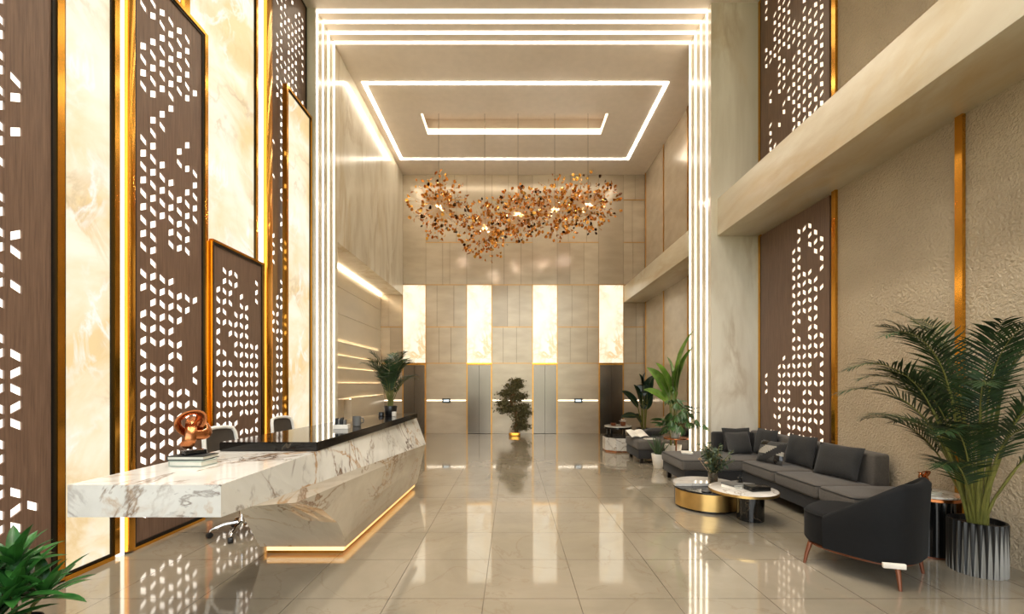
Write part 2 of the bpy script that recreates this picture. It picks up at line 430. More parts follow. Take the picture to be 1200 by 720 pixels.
# ------------------------------------------------------------------ elevators and backlit panels of the back wall
el = ['behind the desk palm', 'second from the reception desk', 'just right of the bonsai', 'beside the lounge plants']
for i, bi in enumerate((1,3,5,7)):
    x0, x1 = bays[bi]; xm = (x0+x1)/2
    d = thing('elevator_door', 'closed brushed steel elevator door under a glowing onyx panel, ' + el[i], 'elevator door', (xm, YB-.02, 0), group='elevator doors')
    for s_ in (-1, 1):
        MB().box(min(0,s_*(x1-x0)/2)+.004, max(0,s_*(x1-x0)/2)-.004, 0, .015, .01, 2.2).build('door_leaf', 'steel', d)
    f = MB().box((x0-xm)+.0, (x0-xm)+.03, -.02, .02, 0, 2.23).box((x1-xm)-.03, (x1-xm), -.02, .02, 0, 2.23).box(x0-xm+.03, x1-xm-.03, -.02, .02, 2.2, 2.23)
    f.build('door_frame', 'goldthin', d)
    p = thing('onyx_light_panel', 'tall backlit onyx panel above the elevator ' + el[i], 'panel', (xm, YB, 2.256), group='backlit onyx panels above the elevators')
    MB().box(x0-xm+.014, x1-xm-.014, -.02, -.001, .014, 2.5).build('onyx_sheet', 'lit2', p)
    MB().box(x0-xm, x1-xm, -.03, -.001, -.02, .013).build('edge_trim', 'gold', p)

# ------------------------------------------------------------------ perforated screens
def screen(label, X, face, y0, y1, z0, z1, dens, seed, diff='diff', frame=True, golds=(), cw=.114, s=.088, group=None, thick=.03):
    T = thing('perforated_screen', label, 'screen', (X, (y0+y1)/2, z0), group=group)
    R = random.Random(seed)
    P = lambda u, v, d: (X+face*d, u, v)
    pan, dif = MB(), MB()
    bw = .035
    a0, a1 = y0+bw, y1-bw
    ncol = int((a1-a0)/cw); off = a0+((a1-a0)-ncol*cw)/2
    m = cw*.17
    def q(mb, pts, mi=0): mb.add(pts, [(0,1,2,3)], mi)
    def strip(u0, u1, vL0, vR0, vL1, vR1): q(pan, [P(u0,vL0,thick), P(u1,vR0,thick), P(u1,vR1,thick), P(u0,vL1,thick)])
    strip(y0, off+m, z0, z0, z1, z1)
    slant = s*.5; hh = s*.37
    for k in range(ncol):
        u0, u1 = off+k*cw+m, off+(k+1)*cw-m
        holes = []
        per = 3*s
        base = z0+.12 + (0 if k % 2 == 0 else 1.5*s)
        j = 0
        while True:
            zc = base+j*per
            if zc > z1-.15: break
            for up, zz in ((1, zc), (-1, zc+1.5*s)):
                if zz+.1 > z1-.05 or zz-.1 < z0+.04: continue
                dd = dens((u0+u1)/2, zz)
                if noise.noise(V((k*.55+seed, zz*2.2, seed*1.3)))*.9+.5+R.uniform(-.22,.22) < dd:
                    sl = slant*.95*up
                    holes.append((zz-hh-sl*.5, zz+hh-sl*.5, zz-hh+sl*.5, zz+hh+sl*.5))
            j += 1
        holes.sort()
        cl, cr = z0, z0
        ok = []
        for (L0, L1, R0, R1) in holes:
            if L0 < cl+.004 or R0 < cr+.004: continue
            strip(u0, u1, cl, cr, L0, R0)
            di = thick-.014
            A = [P(u0,L0,thick),P(u1,R0,thick),P(u1,R1,thick),P(u0,L1,thick)]
            B = [P(u0,L0,di),P(u1,R0,di),P(u1,R1,di),P(u0,L1,di)]
            for i in range(4): q(pan, [A[i],A[(i+1)%4],B[(i+1)%4],B[i]])
            q(dif, B)
            cl, cr = L1, R1
        strip(u0, u1, cl, cr, z1, z1)
        nx = off+(k+1)*cw+m if k < ncol-1 else y1
        strip(u1, nx, z0, z0, z1, z1)
    xx = sorted((X, X+face*thick))
    pan.box(xx[0], xx[1], y0-.001, y0, z0, z1); pan.box(xx[0], xx[1], y1, y1+.001, z0, z1); pan.box(xx[0], xx[1], y0, y1, z1, z1+.001)
    pan.build('panel', 'wood', T, True)
    if dif.f: dif.build('lit_cutouts', diff, T, True)
    fx = sorted((X, X+face*(thick+.012)))
    if frame:
        fm = MB()
        fm.box(fx[0], fx[1], y1, y1+.03, z0-.03, z1+.03); fm.box(fx[0], fx[1], y0-.03, y0, z0-.03, z1+.03)
        fm.box(fx[0], fx[1], y0, y1, z1, z1+.03); fm.box(fx[0], fx[1], y0, y1, z0-.03, z0)
        fm.build('frame', 'dark', T, True)
    gx = sorted((X, X+face*(thick+.022)))
    if golds:
        g = MB()
        e = .03
        for (side, wd) in golds:
            if side == 'y1': g.box(gx[0], gx[1], y1+e, y1+e+wd, z0-e, z1+e+(.03 if any(q_[0]=='top' for q_ in golds) else 0))
            if side == 'y0': g.box(gx[0], gx[1], y0-e-wd, y0-e, z0-e, z1+e)
            if side == 'top': g.box(gx[0], gx[1], y0-e, y1+e, z1+e, z1+e+wd)
            if side == 'bot': g.box(gx[0], gx[1], y0-e, y1+e, z0-e-wd, z0-e)
        g.build('edge_trim', 'gold', T, True)
    return T
def lit_panel(label, X, y0, y1, z0, z1, golds, group=None, mat_='lit', d=.04):
    T = thing('onyx_light_panel', label, 'panel', (X, (y0+y1)/2, z0), group=group)
    MB().box(X, X+d, y0, y1, z0, z1).build('onyx_sheet', mat_, T, True)
    f = MB(); e = .022
    f.box(X, X+d+.012, y0-e, y0, z0-e, z1+e); f.box(X, X+d+.012, y1, y1+e, z0-e, z1+e)
    f.box(X, X+d+.012, y0, y1, z1, z1+e); f.box(X, X+d+.012, y0, y1, z0-e, z0)
    f.build('frame', 'dark', T, True)
    g = MB()
    for side, wd in golds:
        if side == 'y0': g.box(X, X+d+.03, y0-e-wd, y0-e, z0-e, z1+e+(.04 if any(q[0]=='top' for q in golds) else 0))
        if side == 'y1': g.box(X, X+d+.03, y1+e, y1+e+wd, z0-e, z1+e+(.04 if any(q[0]=='top' for q in golds) else 0))
        if side == 'top': g.box(X, X+d+.03, y0-e, y1+e, z1+e, z1+e+wd)
        if side == 'bot': g.box(X, X+d+.03, y0-e, y1+e, z0-e-wd, z0-e)
    if g.f: g.build('edge_trim', 'gold', T, True)
    return T
def ss(a, b, x):
    t = max(0, min(1, (x-a)/(b-a))); return t*t*(3-2*t)
XP = -3.66
T1 = HZ-.04
g1 = 'perforated walnut screens on the reception side'
screen('tall dark walnut screen with sparse lit cutouts, nearest the camera behind the green floor plant', XP, 1, 1.7, 3.36, .05, T1,
       lambda u, v: .84-.85*ss(3.0,3.22,u), 3, golds=(('y1', .055),), cw=.108, s=.084, group=g1)
lit_panel('tall narrow backlit onyx panel behind the front end of the reception desk', XP-.02, 3.47, 3.86, .06, T1, (('y1', .05),('bot',.045)), 'backlit onyx panels on the reception side')
lone('light_strip', MB().box(XP-.02, XP+.03, 3.945, 3.995, 0, T1), 'ledslot', 'bright vertical light slot between the narrow onyx panel and the tall walnut screen', 'light')
lone('brass_fin', MB().box(XP-.02, XP+.07, 4.0, 4.07, .02, T1, bev=.004), 'gold', 'wide brass fin bordering the tall walnut screen by the copper sculpture', 'trim')
screen('dark walnut screen dense with lit rhombus cutouts behind the copper knot on the desk', XP, 1, 4.11, 4.99, .06, 5.68,
       lambda u, v: .8-.5*ss(4.6,5.0,u)*(1-.5*ss(2.2,.6,v)), 11, golds=(('y1',.05),('top',.04),('bot',.04)), group=g1)
lit_panel('broad backlit onyx panel rising above the short walnut screen', XP-.06, 4.86, 6.08, .06, T1, (('y1',.04),), 'backlit onyx panels on the reception side')
lone('light_strip', MB().box(XP-.03, XP+.02, 4.62, 4.68, 5.752, T1), 'ledslot', 'vertical light slot above the top edge of the dense walnut screen', 'light')
lone('brass_fin', MB().box(XP-.04, XP+.04, 4.72, 4.8, 5.76, T1), 'gold', 'brass fin above the dense walnut screen beside the broad onyx panel', 'trim')
screen('short walnut screen with brass frame standing in front of the broad onyx panel', XP+.03, 1, 5.14, 6.12, .06, 3.28,
       lambda u, v: .8-.6*ss(1.6,3.0,v)*ss(5.4,6.1,u)-.3*ss(2.9,3.3,v), 23, golds=(('y0',.02),('y1',.025),('top',.03),('bot',.03)), cw=.112, s=.086, group=g1)
lone('light_strip', MB().box(XP-.03, XP+.02, 6.17, 6.25, 0, T1), 'ledslot', 'bright vertical light slot beside the short walnut screen', 'light')
lone('brass_fin', MB().box(XP-.04, XP+.06, 6.28, 6.42, .02, T1, bev=.004), 'gold', 'orange brass fin beside the farthest walnut screen', 'trim')
screen('walnut screen partly hidden behind the tall farthest onyx panel', XP-.03, 1, 6.46, 7.56, .06, T1,
       lambda u, v: .3+.45*ss(6.3,7.0,u), 31, group=g1)
lit_panel('farthest tall onyx panel in a brass frame, next to the portal light lines', XP+.04, 6.80, 7.53, .08, 6.28, (('y0',.05),('y1',.035),('top',.04),('bot',.04)), 'backlit onyx panels on the reception side')
g2 = 'perforated walnut screens on the lounge side'
screen('walnut screen with warm lit cutouts on the lounge wall behind the sofa, below the ledge', XR-.004, -1, 5.82, 7.42, 0, 4.17,
       lambda u, v: .78-.6*ss(6.5,7.4,u)-.5*ss(6.2,7.0,u)*ss(1.2,2.6,v), 41, diff='diffw', frame=False, cw=.118, s=.09, group=g2)
screen('walnut screen with warm lit cutouts above the marble ledge on the lounge side', XR-.004, -1, 5.82, 7.42, 4.87, T1,
       lambda u, v: .8-.55*ss(6.4,7.4,u+.25*(6.5-v)), 47, diff='diffw', frame=False, cw=.118, s=.09, group=g2)

# ------------------------------------------------------------------ reception desk
D = thing('reception_desk', 'long faceted white marble reception desk with a black top and glowing brass plinth', 'desk', (-1.85, 4.3, 0))
m = MB()
ny = 12; sec = []
for i in range(ny+1):
    t = i/ny; y = 2.14+t*(6.5-2.14)
    sec.append([(-2.23,y,1.093), (-1.46,y,1.093), (-1.46+.15*t,y,.93-.253*t), (-2.23,y,.93)])
for i in range(ny):
    A, B = sec[i], sec[i+1]
    for j in range(4): m.add([A[j],A[(j+1)%4],B[(j+1)%4],B[j]], [(0,1,2,3)])
m.add(sec[0], [(0,1,2,3)]); m.add(sec[-1], [(3,2,1,0)])
m.build('counter', 'wmarble', D, True)
def lerp(a, b, t): return tuple(x+(y-x)*t for x, y in zip(a, b))
vs = [0,.12,.3,.5,.75,1]
corner = [(-1.452,2.38,.914), (-1.415,2.80,.82), (-1.425,3.2,.66), (-1.45,3.55,.44), (-1.5,3.82,.22), (-1.55,3.98,.08)]
left = [lerp((-2.2,3.2,.93), (-2.35,3.98,.08), t) for t in vs]
far = [lerp((-1.312,6.49,.68), (-1.46,6.56,.08), t) for t in vs]
m = MB()
P = []
for r in range(len(vs)):
    row = []
    for i in range(7):
        q = list(lerp(left[r], corner[r], i/6)); bul = math.sin(PI*min(1, vs[r]))*math.sin(PI*i/6)
        q[2] -= 0; row.append(tuple(q))
    P.append(row)
m.grid(P, 0, False)
P = []
for r in range(len(vs)):
    row = []
    for i in range(13):
        q = list(lerp(corner[r], far[r], i/12))
        if r == 0:
            t = (q[1]-2.14)/4.36; q[0] = -1.46+.15*t; q[2] = .93-.253*t
        row.append(tuple(q))
    P.append(row)
m.grid(P, 0, False)
bl = [lerp((-2.2,6.49,.93), (-2.35,6.56,.08), t) for t in vs]
m.grid([[left[r], bl[r]] for r in range(len(vs))], 0, False)
m.grid([[bl[r], far[r]] for r in range(len(vs))], 0, False)
m.add([left[-1], corner[-1], far[-1], bl[-1]], [(0,1,2,3)])
m.build('pedestal', 'pmarble', D, True)
MB().prism([(-2.31,4.03),(-1.6,4.03),(-1.51,6.5),(-2.31,6.5)], 0, .08).build('plinth', 'gold', D, True)
pl = MB()
pl.prism([(-2.3,4.0),(-1.575,4.0),(-1.6,4.03),(-2.3,4.03)], .035, .078); pl.prism([(-1.575,4.0),(-1.48,6.5),(-1.51,6.5),(-1.6,4.03)], .035, .078)
pl.build('plinth_light', 'ledamber', D, True)
m = MB()
a = [(-2.19,3.19),(-1.455,3.19),(-1.40,6.32),(-1.93,6.32)]
bm = bmesh.new(); bv = [bm.verts.new((x,y,1.095)) for x,y in a]; tv = [bm.verts.new((x,y,1.163)) for x,y in a]
bm.faces.new(bv[::-1]); bm.faces.new(tv)
for i in range(4): bm.faces.new((bv[i],bv[(i+1)%4],tv[(i+1)%4],tv[i]))
bmesh.ops.bevel(bm, geom=bm.edges[:], offset=.005, segments=2, affect='EDGES')
m.bm(bm).build('raised_top', 'bmarble', D, True)

# ------------------------------------------------------------------ office chairs
def office_chair(label, loc, rz):
    T = thing('office_chair', label, 'chair', loc, rz, 'white mesh office chairs behind the desk')
    m = MB(); n = 20; P = []
    for (z, k) in ((.43,.9),(.45,.985),(.47,1),(.495,1),(.51,.97),(.515,.8),(.517,.4),(.517,.02)):
        P.append([(k*.25*math.copysign(abs(math.cos(2*PI*i/n))**.5, math.cos(2*PI*i/n)), k*.25*math.copysign(abs(math.sin(2*PI*i/n))**.5, math.sin(2*PI*i/n)), z) for i in range(n+1)])
    m.grid(P).build('seat', 'mesh', T)
    loop = []
    for u, z in ((-.16,.60),(-.20,.66),(-.225,.80),(-.225,.95),(-.215,1.06),(-.19,1.11),(-.12,1.125),(0,1.13),(.12,1.125),(.19,1.11),(.215,1.06),(.225,.95),(.225,.80),(.20,.66),(.16,.60),(0,.585)):
        loop.append((u, -.25-.10*(z-.6)+.04*(u/.22)**2, z))
    bk = MB().tube(loop, .02, 8, closed=True).build('back_frame', 'white', T)
    P = []
    for z in (.60,.68,.8,.95,1.06,1.12):
        hw = {.60:.15,.68:.2,.8:.222,.95:.222,1.06:.21,1.12:.14}[z]
        P.append([(hw*k/4, -.25-.10*(z-.6)+.04*(hw*k/4/.22)**2-.004, z) for k in range(-4,5)])
    MB().grid(P).build('back_mesh', 'mesh', T)
    MB().tube([(0,-.27,.62),(0,-.27,.5),(0,-.2,.42),(0,0,.40)], [.022,.025,.025,.03], 8).build('back_support', 'white', T)
    MB().lathe([(.0,.09),(.045,.09),(.045,.16),(.03,.18),(.03,.30),(.022,.30),(.022,.43),(0,.43)], 20).build('gas_lift', 'chrome', T)
    for k in range(5):
        an = 2*PI*k/5+.3
        lg = MB().tube([(.03*math.cos(an),.03*math.sin(an),.13),(.16*math.cos(an),.16*math.sin(an),.12),(.27*math.cos(an),.27*math.sin(an),.085),(.29*math.cos(an),.29*math.sin(an),.06)], [.022,.019,.014,.012], 8).build('leg', 'chrome', T)
        M = TR(.29*math.cos(an), .29*math.sin(an), .03) @ RZ(an+.5) @ Matrix.Rotation(PI/2, 4, 'X')
        MB().lathe([(0,-.022),(.026,-.022),(.03,-.015),(.03,.015),(.026,.022),(0,.022)], 16, M=M).build('caster', 'rubber', lg)
    for s_ in (-1,1):
        MB().tube([(s_*.2,-.12,.44),(s_*.27,-.12,.45),(s_*.29,-.1,.6),(s_*.29,-.02,.68),(s_*.29,.12,.68)], [.015,.015,.015,.018,.018], 8).build('armrest', 'white', T)
    return T
oc = office_chair('white framed mesh office chair nearest the front, behind the copper knot', (-2.88, 4.56, 0), -PI/2-.1)
dup(oc, (-2.98, 5.98, 0), -PI/2-.12, 'white framed mesh office chair farther back behind the middle of the desk')

# ------------------------------------------------------------------ small things
def knot(label, loc, rz, s, base_dims):
    T = thing('knot_sculpture', label, 'sculpture', loc, rz)
    bx, by, bz = base_dims
    MB().box(-bx/2, bx/2, -by/2, by/2, 0, bz, bev=.003).build('base', 'black', T)
    n = 140; pts = []; k_ = s*.37; tw = RZ(.5) @ Matrix.Rotation(.45, 4, 'Y')
    for i in range(n):
        a = 2*PI*i/n
        pts.append(tuple(tw @ V((k_*(math.sin(a)+2*math.sin(2*a))*.8, -k_*1.0*math.sin(3*a), k_*(math.cos(a)-2*math.cos(2*a))))))
    zmin = min(p[2] for p in pts)
    pts = [(p[0], p[1], p[2]-zmin+bz+s*.2) for p in pts]
    MB().tube(pts, s*.27, 12, closed=True, flat=.28).build('knot', 'copper', T)
    return T
def book(name, label, x, y, z, w, d, h, rz, cover, group=None, loc_only=False):
    T = thing(name, label, 'book', (x,y,z), rz, group)
    c = MB().box(-w/2, w/2, -d/2, d/2, 0, h*.18).box(-w/2, w/2, -d/2, d/2, h*.82, h).box(-w/2, -w/2+h*.12, -d/2, d/2, h*.18, h*.82)
    c.build('cover', cover, T)
    MB().box(-w/2+h*.1, w/2-.004, -d/2+.004, d/2-.004, h*.18, h*.82).build('pages', 'page', T)
    return T
zc = 1.0945
book('book', 'pale sage book lying on the white counter, under the dark book and copper knot', -1.985, 2.66, zc, .215, .13, .034, -.08, 'cover', 'books under the copper knot on the desk')
book('book', 'dark book with pale pages between the sage book and the copper knot', -2.0, 2.68, zc+.0355, .225, .14, .026, .0, 'bookdark', 'books under the copper knot on the desk')
knot('large copper knot sculpture on a black block, on books on the reception desk', (-2.005, 2.685, zc+.063), 1.0, .112, (.12,.08,.026))
zt = 1.1645
T = thing('desk_organizer', 'small white tray holding dark stationery on the black desk top', 'organizer', (-1.66, 4.16, zt), .1)
b_ = MB().box(-.07,.07,-.045,.045,0,.006); b_.box(-.07,.07,-.045,-.04,.006,.04).box(-.07,.07,.04,.045,.006,.04).box(-.07,-.065,-.04,.04,.006,.04).box(.065,.07,-.04,.04,.006,.04)
b_.build('tray', 'pot', T)
for k, h in enumerate((.1,.092,.105,.085)):
    MB().box(-.055+k*.026, -.037+k*.026, -.03, .03, .006, h, bev=.002).build('notebook', 'blackmatte' if k % 2 == 0 else 'greybook', T)
T = thing('pen_cup', 'grey cup standing beside the white stationery tray on the desk', 'cup', (-1.60, 4.40, zt))
MB().lathe([(0,0),(.038,0),(.042,.004),(.042,.1),(.037,.1),(.037,.01),(0,.01)], 28).build('cup', 'greybook', T)
MB().tube([(.042,0,.03),(.066,0,.035),(.07,0,.06),(.062,0,.082),(.042,0,.085)], .006, 8).build('handle', 'greybook', T)
o = MB().lathe([(0,0),(.028,0),(.03,.004),(.03,.06),(.026,.06),(.026,.008),(0,.008)], 24)
lone('candle_glass', o, 'pot', 'tiny white candle cup in front of the palm on the desk end', 'candle', loc=(0,0,0)).location = (-1.58, 5.72, zt)
o = MB().lathe([(0,0),(.035,0),(.04,.005),(.033,.05),(.03,.05),(.03,.01),(0,.01)], 24)
lone('bowl', o, 'potblack', 'tiny black bowl left of the palm pot on the desk end', 'bowl', loc=(0,0,0)).location = (-1.77, 5.78, zt)

# ------------------------------------------------------------------ plants
def frond(mb, p0, az, e0, bend, length, nl, ll, lw, R, droop=.35, start=.18, stem_r=.008, mi_leaf=0, mi_stem=1, vee=.25):
    n = 22; p = V(p0); pts = []; dirs = []
    for i in range(n+1):
        t = i/n; e = e0-bend*t**1.5
        d = V((math.cos(az)*math.cos(e), math.sin(az)*math.cos(e), math.sin(e)))
        pts.append(p.copy()); dirs.append(d); p += d*length/n
    mb.tube(pts, [stem_r*(1-.85*i/n) for i in range(n+1)], 5, mi_stem)
    side0 = V((-math.sin(az), math.cos(az), 0))
    for j in range(nl):
        t = start+(1-start)*(j+.5)/nl
        f = t*n; i = min(n-1, int(f)); q = pts[i].lerp(pts[i+1], f-i); d = dirs[i]
        up = side0.cross(d); 
        if up.z < 0: up = -up
        prof = math.sin(PI*(.12+.83*(t-start)/(1-start)))**.7
        for sd in (-1, 1):
            L = ll*prof*R.uniform(.85,1.1); W = lw*R.uniform(.8,1.1)
            dd = (d*(.62+.5*t)+side0*sd*R.uniform(.7,.9)+up*vee+V((R.uniform(-.1,.1),R.uniform(-.1,.1),R.uniform(-.1,.1)))).normalized()
            wv = (up.cross(dd)).normalized()*W
            a = q; vs = [a]; k = 4; pos = a.copy(); cur = dd.copy(); vs = []
            for s_ in range(k+1):
                tt = s_/k; ww = wv*(.35+1.2*tt if tt < .4 else (1-tt)/.6*.83+.02)
                vs += [pos-ww, pos+ww]
                cur = (cur+V((0,0,-droop*.35))).normalized(); pos = pos+cur*L/k
            mb.add(vs, [(2*s_,2*s_+1,2*s_+3,2*s_+2) for s_ in range(k)], mi_leaf)
def soft(mb, lim):
    if lim is None: return
    mb.v = [((lim-.12+.11*math.tanh((p[0]-lim+.12)/.3), p[1], p[2]) if p[0] > lim-.12 else p) for p in mb.v]
def areca(T, stems, R, fr_len, ll, lw, leafm='palm', stemm='palmstem', zbase=.4, pot_r=.12, nl=24, stem_r=.009, lim=None):
    for (az, lean, h, L, bend) in stems:
        r0 = R.uniform(.1,1)*pot_r*.6
        b = V((math.cos(az)*r0, math.sin(az)*r0, zbase))
        top = b+V((math.cos(az)*math.sin(lean)*h, math.sin(az)*math.sin(lean)*h, math.cos(lean)*h))
        mid = b.lerp(top, .5)+V((math.cos(az), math.sin(az), 0))*-.02
        st = MB().tube([b, mid, top], [stem_r*1.3, stem_r*1.1, stem_r*.9], 6).build('stem', stemm, T)
        fb = MB(); frond(fb, top, az, PI/2-lean*1.4, bend, L*fr_len, nl, ll, lw, R, start=.08, stem_r=stem_r*.8)
        soft(fb, lim); fb.build('frond', [leafm, stemm], T)
def blade(mb, p0, az, e0, bend, L, W, R, n=10, fold=.25, wave=0, tipw=.02, wpos=.45, stem=0, stem_r=.008, mi=0, mis=1, roll=0):
    """broad leaf along an arching midrib"""
    p = V(p0); pts = []; ds = []
    for i in range(n+1):
        t = i/n; e = e0-bend*t**1.4
        d = V((math.cos(az)*math.cos(e), math.sin(az)*math.cos(e), math.sin(e)))
        pts.append(p.copy()); ds.append(d); p = p+d*L/n
    side = V((-math.sin(az), math.cos(az), 0))
    rows = []
    for i, (q, d) in enumerate(zip(pts, ds)):
        t = i/n; up = side.cross(d); up = -up if up.z < 0 else up
        s2 = side*math.cos(roll)+up*math.sin(roll); u2 = up*math.cos(roll)-side*math.sin(roll)
        wd = W*(math.sin(PI*min(1,max(0,t))**(math.log(.5)/math.log(wpos)))**.75 if 0 < t < 1 else tipw)
        wob = wave*math.sin(t*17+R.random())
        rows.append([q-s2*wd+u2*(fold*wd+wob*wd), q-s2*wd*.5+u2*fold*wd*.35, q, q+s2*wd*.5+u2*fold*wd*.35, q+s2*wd+u2*(fold*wd-wob*wd)])
    mb.grid(rows, mi)
    mb.tube(pts[:-1], [stem_r*(1-.9*i/n) for i in range(n)], 5, mis)
def pot_mesh(r0, r1, h, th=.012):
    return MB().lathe([(0,0),(r0-.006,0),(r0,.006),(r1,h-.006),(r1-.003,h),(r1-th,h),(r1-th-.004,h-.04),(0,h-.04)], 40)
def soil_mesh(r, z): return MB().lathe([(r,z-.01),(r,z),(r*.5,z+.008),(0,z+.01)], 28)

# big areca palm in the fluted pot
R = random.Random(4)
T = thing('potted_palm', 'tall areca palm in a fluted black and silver pot by the lounge wall', 'plant', (3.965, 3.64, 0))
m = MB(); n = 28
prof = []
for (z, k) in ((0,.98),(.006,1),(.15,1),(.3,1),(.43,1),(.44,.98)):
    prof.append([((.185*k)*(1-.06*abs(math.cos(n*PI*i/(n*8))))*math.cos(2*PI*i/(n*8)), (.185*k)*(1-.06*abs(math.cos(n*PI*i/(n*8))))*math.sin(2*PI*i/(n*8)), z) for i in range(n*8+1)])
m.grid(prof); m.lathe([(.182,.44),(.165,.44),(.16,.38),(0,.38)], 40)
def pot_fade():
    mm, nt, b = _new('fluted_pot_glaze'); L = nt.links.new
    tc = N(nt, 'ShaderNodeTexCoord'); sp = N(nt, 'ShaderNodeSeparateXYZ'); L(tc.outputs['Object'], sp.inputs[0])
    at = N(nt, 'ShaderNodeMath', operation='ARCTAN2'); L(sp.outputs[1], at.inputs[0]); L(sp.outputs[0], at.inputs[1])
    mu = N(nt, 'ShaderNodeMath', operation='MULTIPLY'); L(at.outputs[0], mu.inputs[0]); mu.inputs[1].default_value = 28
    si = N(nt, 'ShaderNodeMath', operation='SINE'); L(mu.outputs[0], si.inputs[0])
    zz = N(nt, 'ShaderNodeMath', operation='MULTIPLY_ADD'); L(sp.outputs[2], zz.inputs[0]); zz.inputs[1].default_value = -4.6; zz.inputs[2].default_value = .95
    ad = N(nt, 'ShaderNodeMath', operation='ADD'); L(si.outputs[0], ad.inputs[0]); L(zz.outputs[0], ad.inputs[1])
    L(ramp(nt, ad.outputs[0], [(0, lin((14,14,14))), (.6, lin((150,148,142)))]), b.inputs['Base Color'])
    b.inputs['Roughness'].default_value = .42
    return mm
MT['flutedpot'] = pot_fade()
m.build('pot', 'flutedpot', T)
soil_mesh(.158, .395).build('soil', 'soil', T)
stems = []
for i in range(26):
    az = 2*PI*i/26*3.0+R.uniform(-.3,.3)
    inner = i % 3
    lean = (.06+R.uniform(0,.06), .16+R.uniform(0,.08), .26+R.uniform(0,.12))[inner]
    if math.cos(az) > .6: az = (1.0 if math.sin(az) > 0 else -1.0)*R.uniform(.95,1.4)
    h = (1.05, .85, .55)[inner]*R.uniform(.85,1.1)
    stems.append((az, lean, h, R.uniform(.85,1.1)*(.95,.95,.75)[inner], (1.1,1.5,1.6)[inner]*R.uniform(.85,1.15)))
stems += [(PI*1.0,.30,.95,1.0,1.7), (PI*1.08,.22,1.1,1.05,1.75), (PI*.93,.34,.75,1.0,1.6), (PI*1.25,.3,.8,.95,1.6), (PI*1.15,.4,.35,.62,1.5)]
areca(T, stems, R, .98, .29, .0115, zbase=.39, pot_r=.11, nl=32, lim=.37)
# desk palm
R = random.Random(9)
T = thing('potted_palm', 'small palm in a black pot on the far end of the desk', 'plant', (-1.68, 5.9, zt))
pot_mesh(.075, .09, .13).build('pot', 'potblack', T); soil_mesh(.072, .1).build('soil', 'soil', T)
areca(T, [(2*PI*i/15*2+R.uniform(-.3,.3), R.uniform(.03,.28), R.uniform(.16,.38), R.uniform(.8,1.15), R.uniform(.8,1.7)) for i in range(24)], R, .47, .17, .011, zbase=.1, pot_r=.07, nl=20, stem_r=.005)
# dracaena at the near left corner
R = random.Random(12)
T = thing('potted_dracaena', 'bushy green plant with broad pointed leaves in the near corner by the reception screens', 'plant', (-3.0, 2.58, 0))
pot_mesh(.10, .12, .16).build('pot', 'potblack', T); soil_mesh(.105, .13).build('soil', 'soil', T)
for (dx, dy, z, nlv, L) in ((-.08,.06,.48,20,.27), (.0,-.02,.33,24,.30), (-.16,-.1,.34,12,.27), (.06,.1,.28,14,.27), (.0,-.12,.22,14,.25)):
    MB().tube([(dx*.2,dy*.2,.12), (dx*.6,dy*.6,z*.6+.06), (dx,dy,z)], .011, 6).build('stem', 'palmstem', T)
    for k in range(nlv):
        az = k*2.4+R.uniform(-.2,.2); e = 1.25-1.25*k/nlv+R.uniform(-.1,.1)
        lb = MB(); blade(lb, (dx,dy,z-.03*(k/nlv)), az, e, .45, L*R.uniform(.85,1.15), .034, R, n=7, fold=.35, stem_r=.003)
        lb.build('leaf', ['drac','drac'], T)

# bonsai in front of the back wall
R = random.Random(21)
T = thing('bonsai_tree', 'cloud pruned bonsai tree in a square brass pot between the two middle elevators', 'plant', (.08, 13.1, 0))
b_ = MB().box(-.17,.17,-.14,.14,0,.1,bev=.01).box(-.15,.15,-.12,.12,.1,.105); b_.build('pot', 'gold', T)
MB().tube([(.06,0,.09),(.04,0,.3),(.12,0,.5),(.02,.02,.75),(-.08,0,.95),(-.12,.02,1.15),(-.02,0,1.4),(.0,0,1.6)], [.06,.055,.05,.05,.042,.038,.028,.012], 8).build('trunk', 'bark', T)
pads = [(.06,0,1.66,.2,.09),(-.06,.02,1.5,.22,.09),(.14,0,1.52,.14,.07),(-.28,0,1.28,.2,.09),(-.14,0,1.36,.2,.08),(-.34,.03,1.0,.2,.1),(.18,.02,1.22,.2,.09),(.02,.06,1.12,.22,.09),(-.3,0,.78,.24,.11),(-.06,-.05,.84,.22,.09),(.26,0,.86,.2,.11),(.34,0,.72,.16,.08),(.16,0,.6,.22,.09),(.2,-.04,.42,.2,.1),(.28,0,.26,.18,.09),(.1,0,.24,.16,.08)]
for i, (x, y, z, rx, rz_) in enumerate(pads):
    br = MB().tube([(0,0,z-.12),(x*.6,y*.6,z-.04),(x,y,z)], [.018,.012,.006], 6)
    br.build('branch', 'bark', T)
    m = MB()
    for k in range(260):
        u, v, w_ = R.gauss(0,.45), R.gauss(0,.45), R.gauss(0,.5)
        p = V((x+u*rx*1.12, y+v*rx, z+w_*rz_))
        d = V((R.uniform(-1,1),R.uniform(-1,1),R.uniform(-.2,1))).normalized(); s_ = d.cross(V((R.random(),R.random(),R.random()))).normalized()
        L, W = .062, .017
        m.add([p-s_*W, p+d*L*.5-s_*W*1.3, p+d*L, p+d*L*.5+s_*W*1.3, p+s_*W], [(0,1,2,3,4)])
    o = m.build('foliage_pad', 'pine', T)

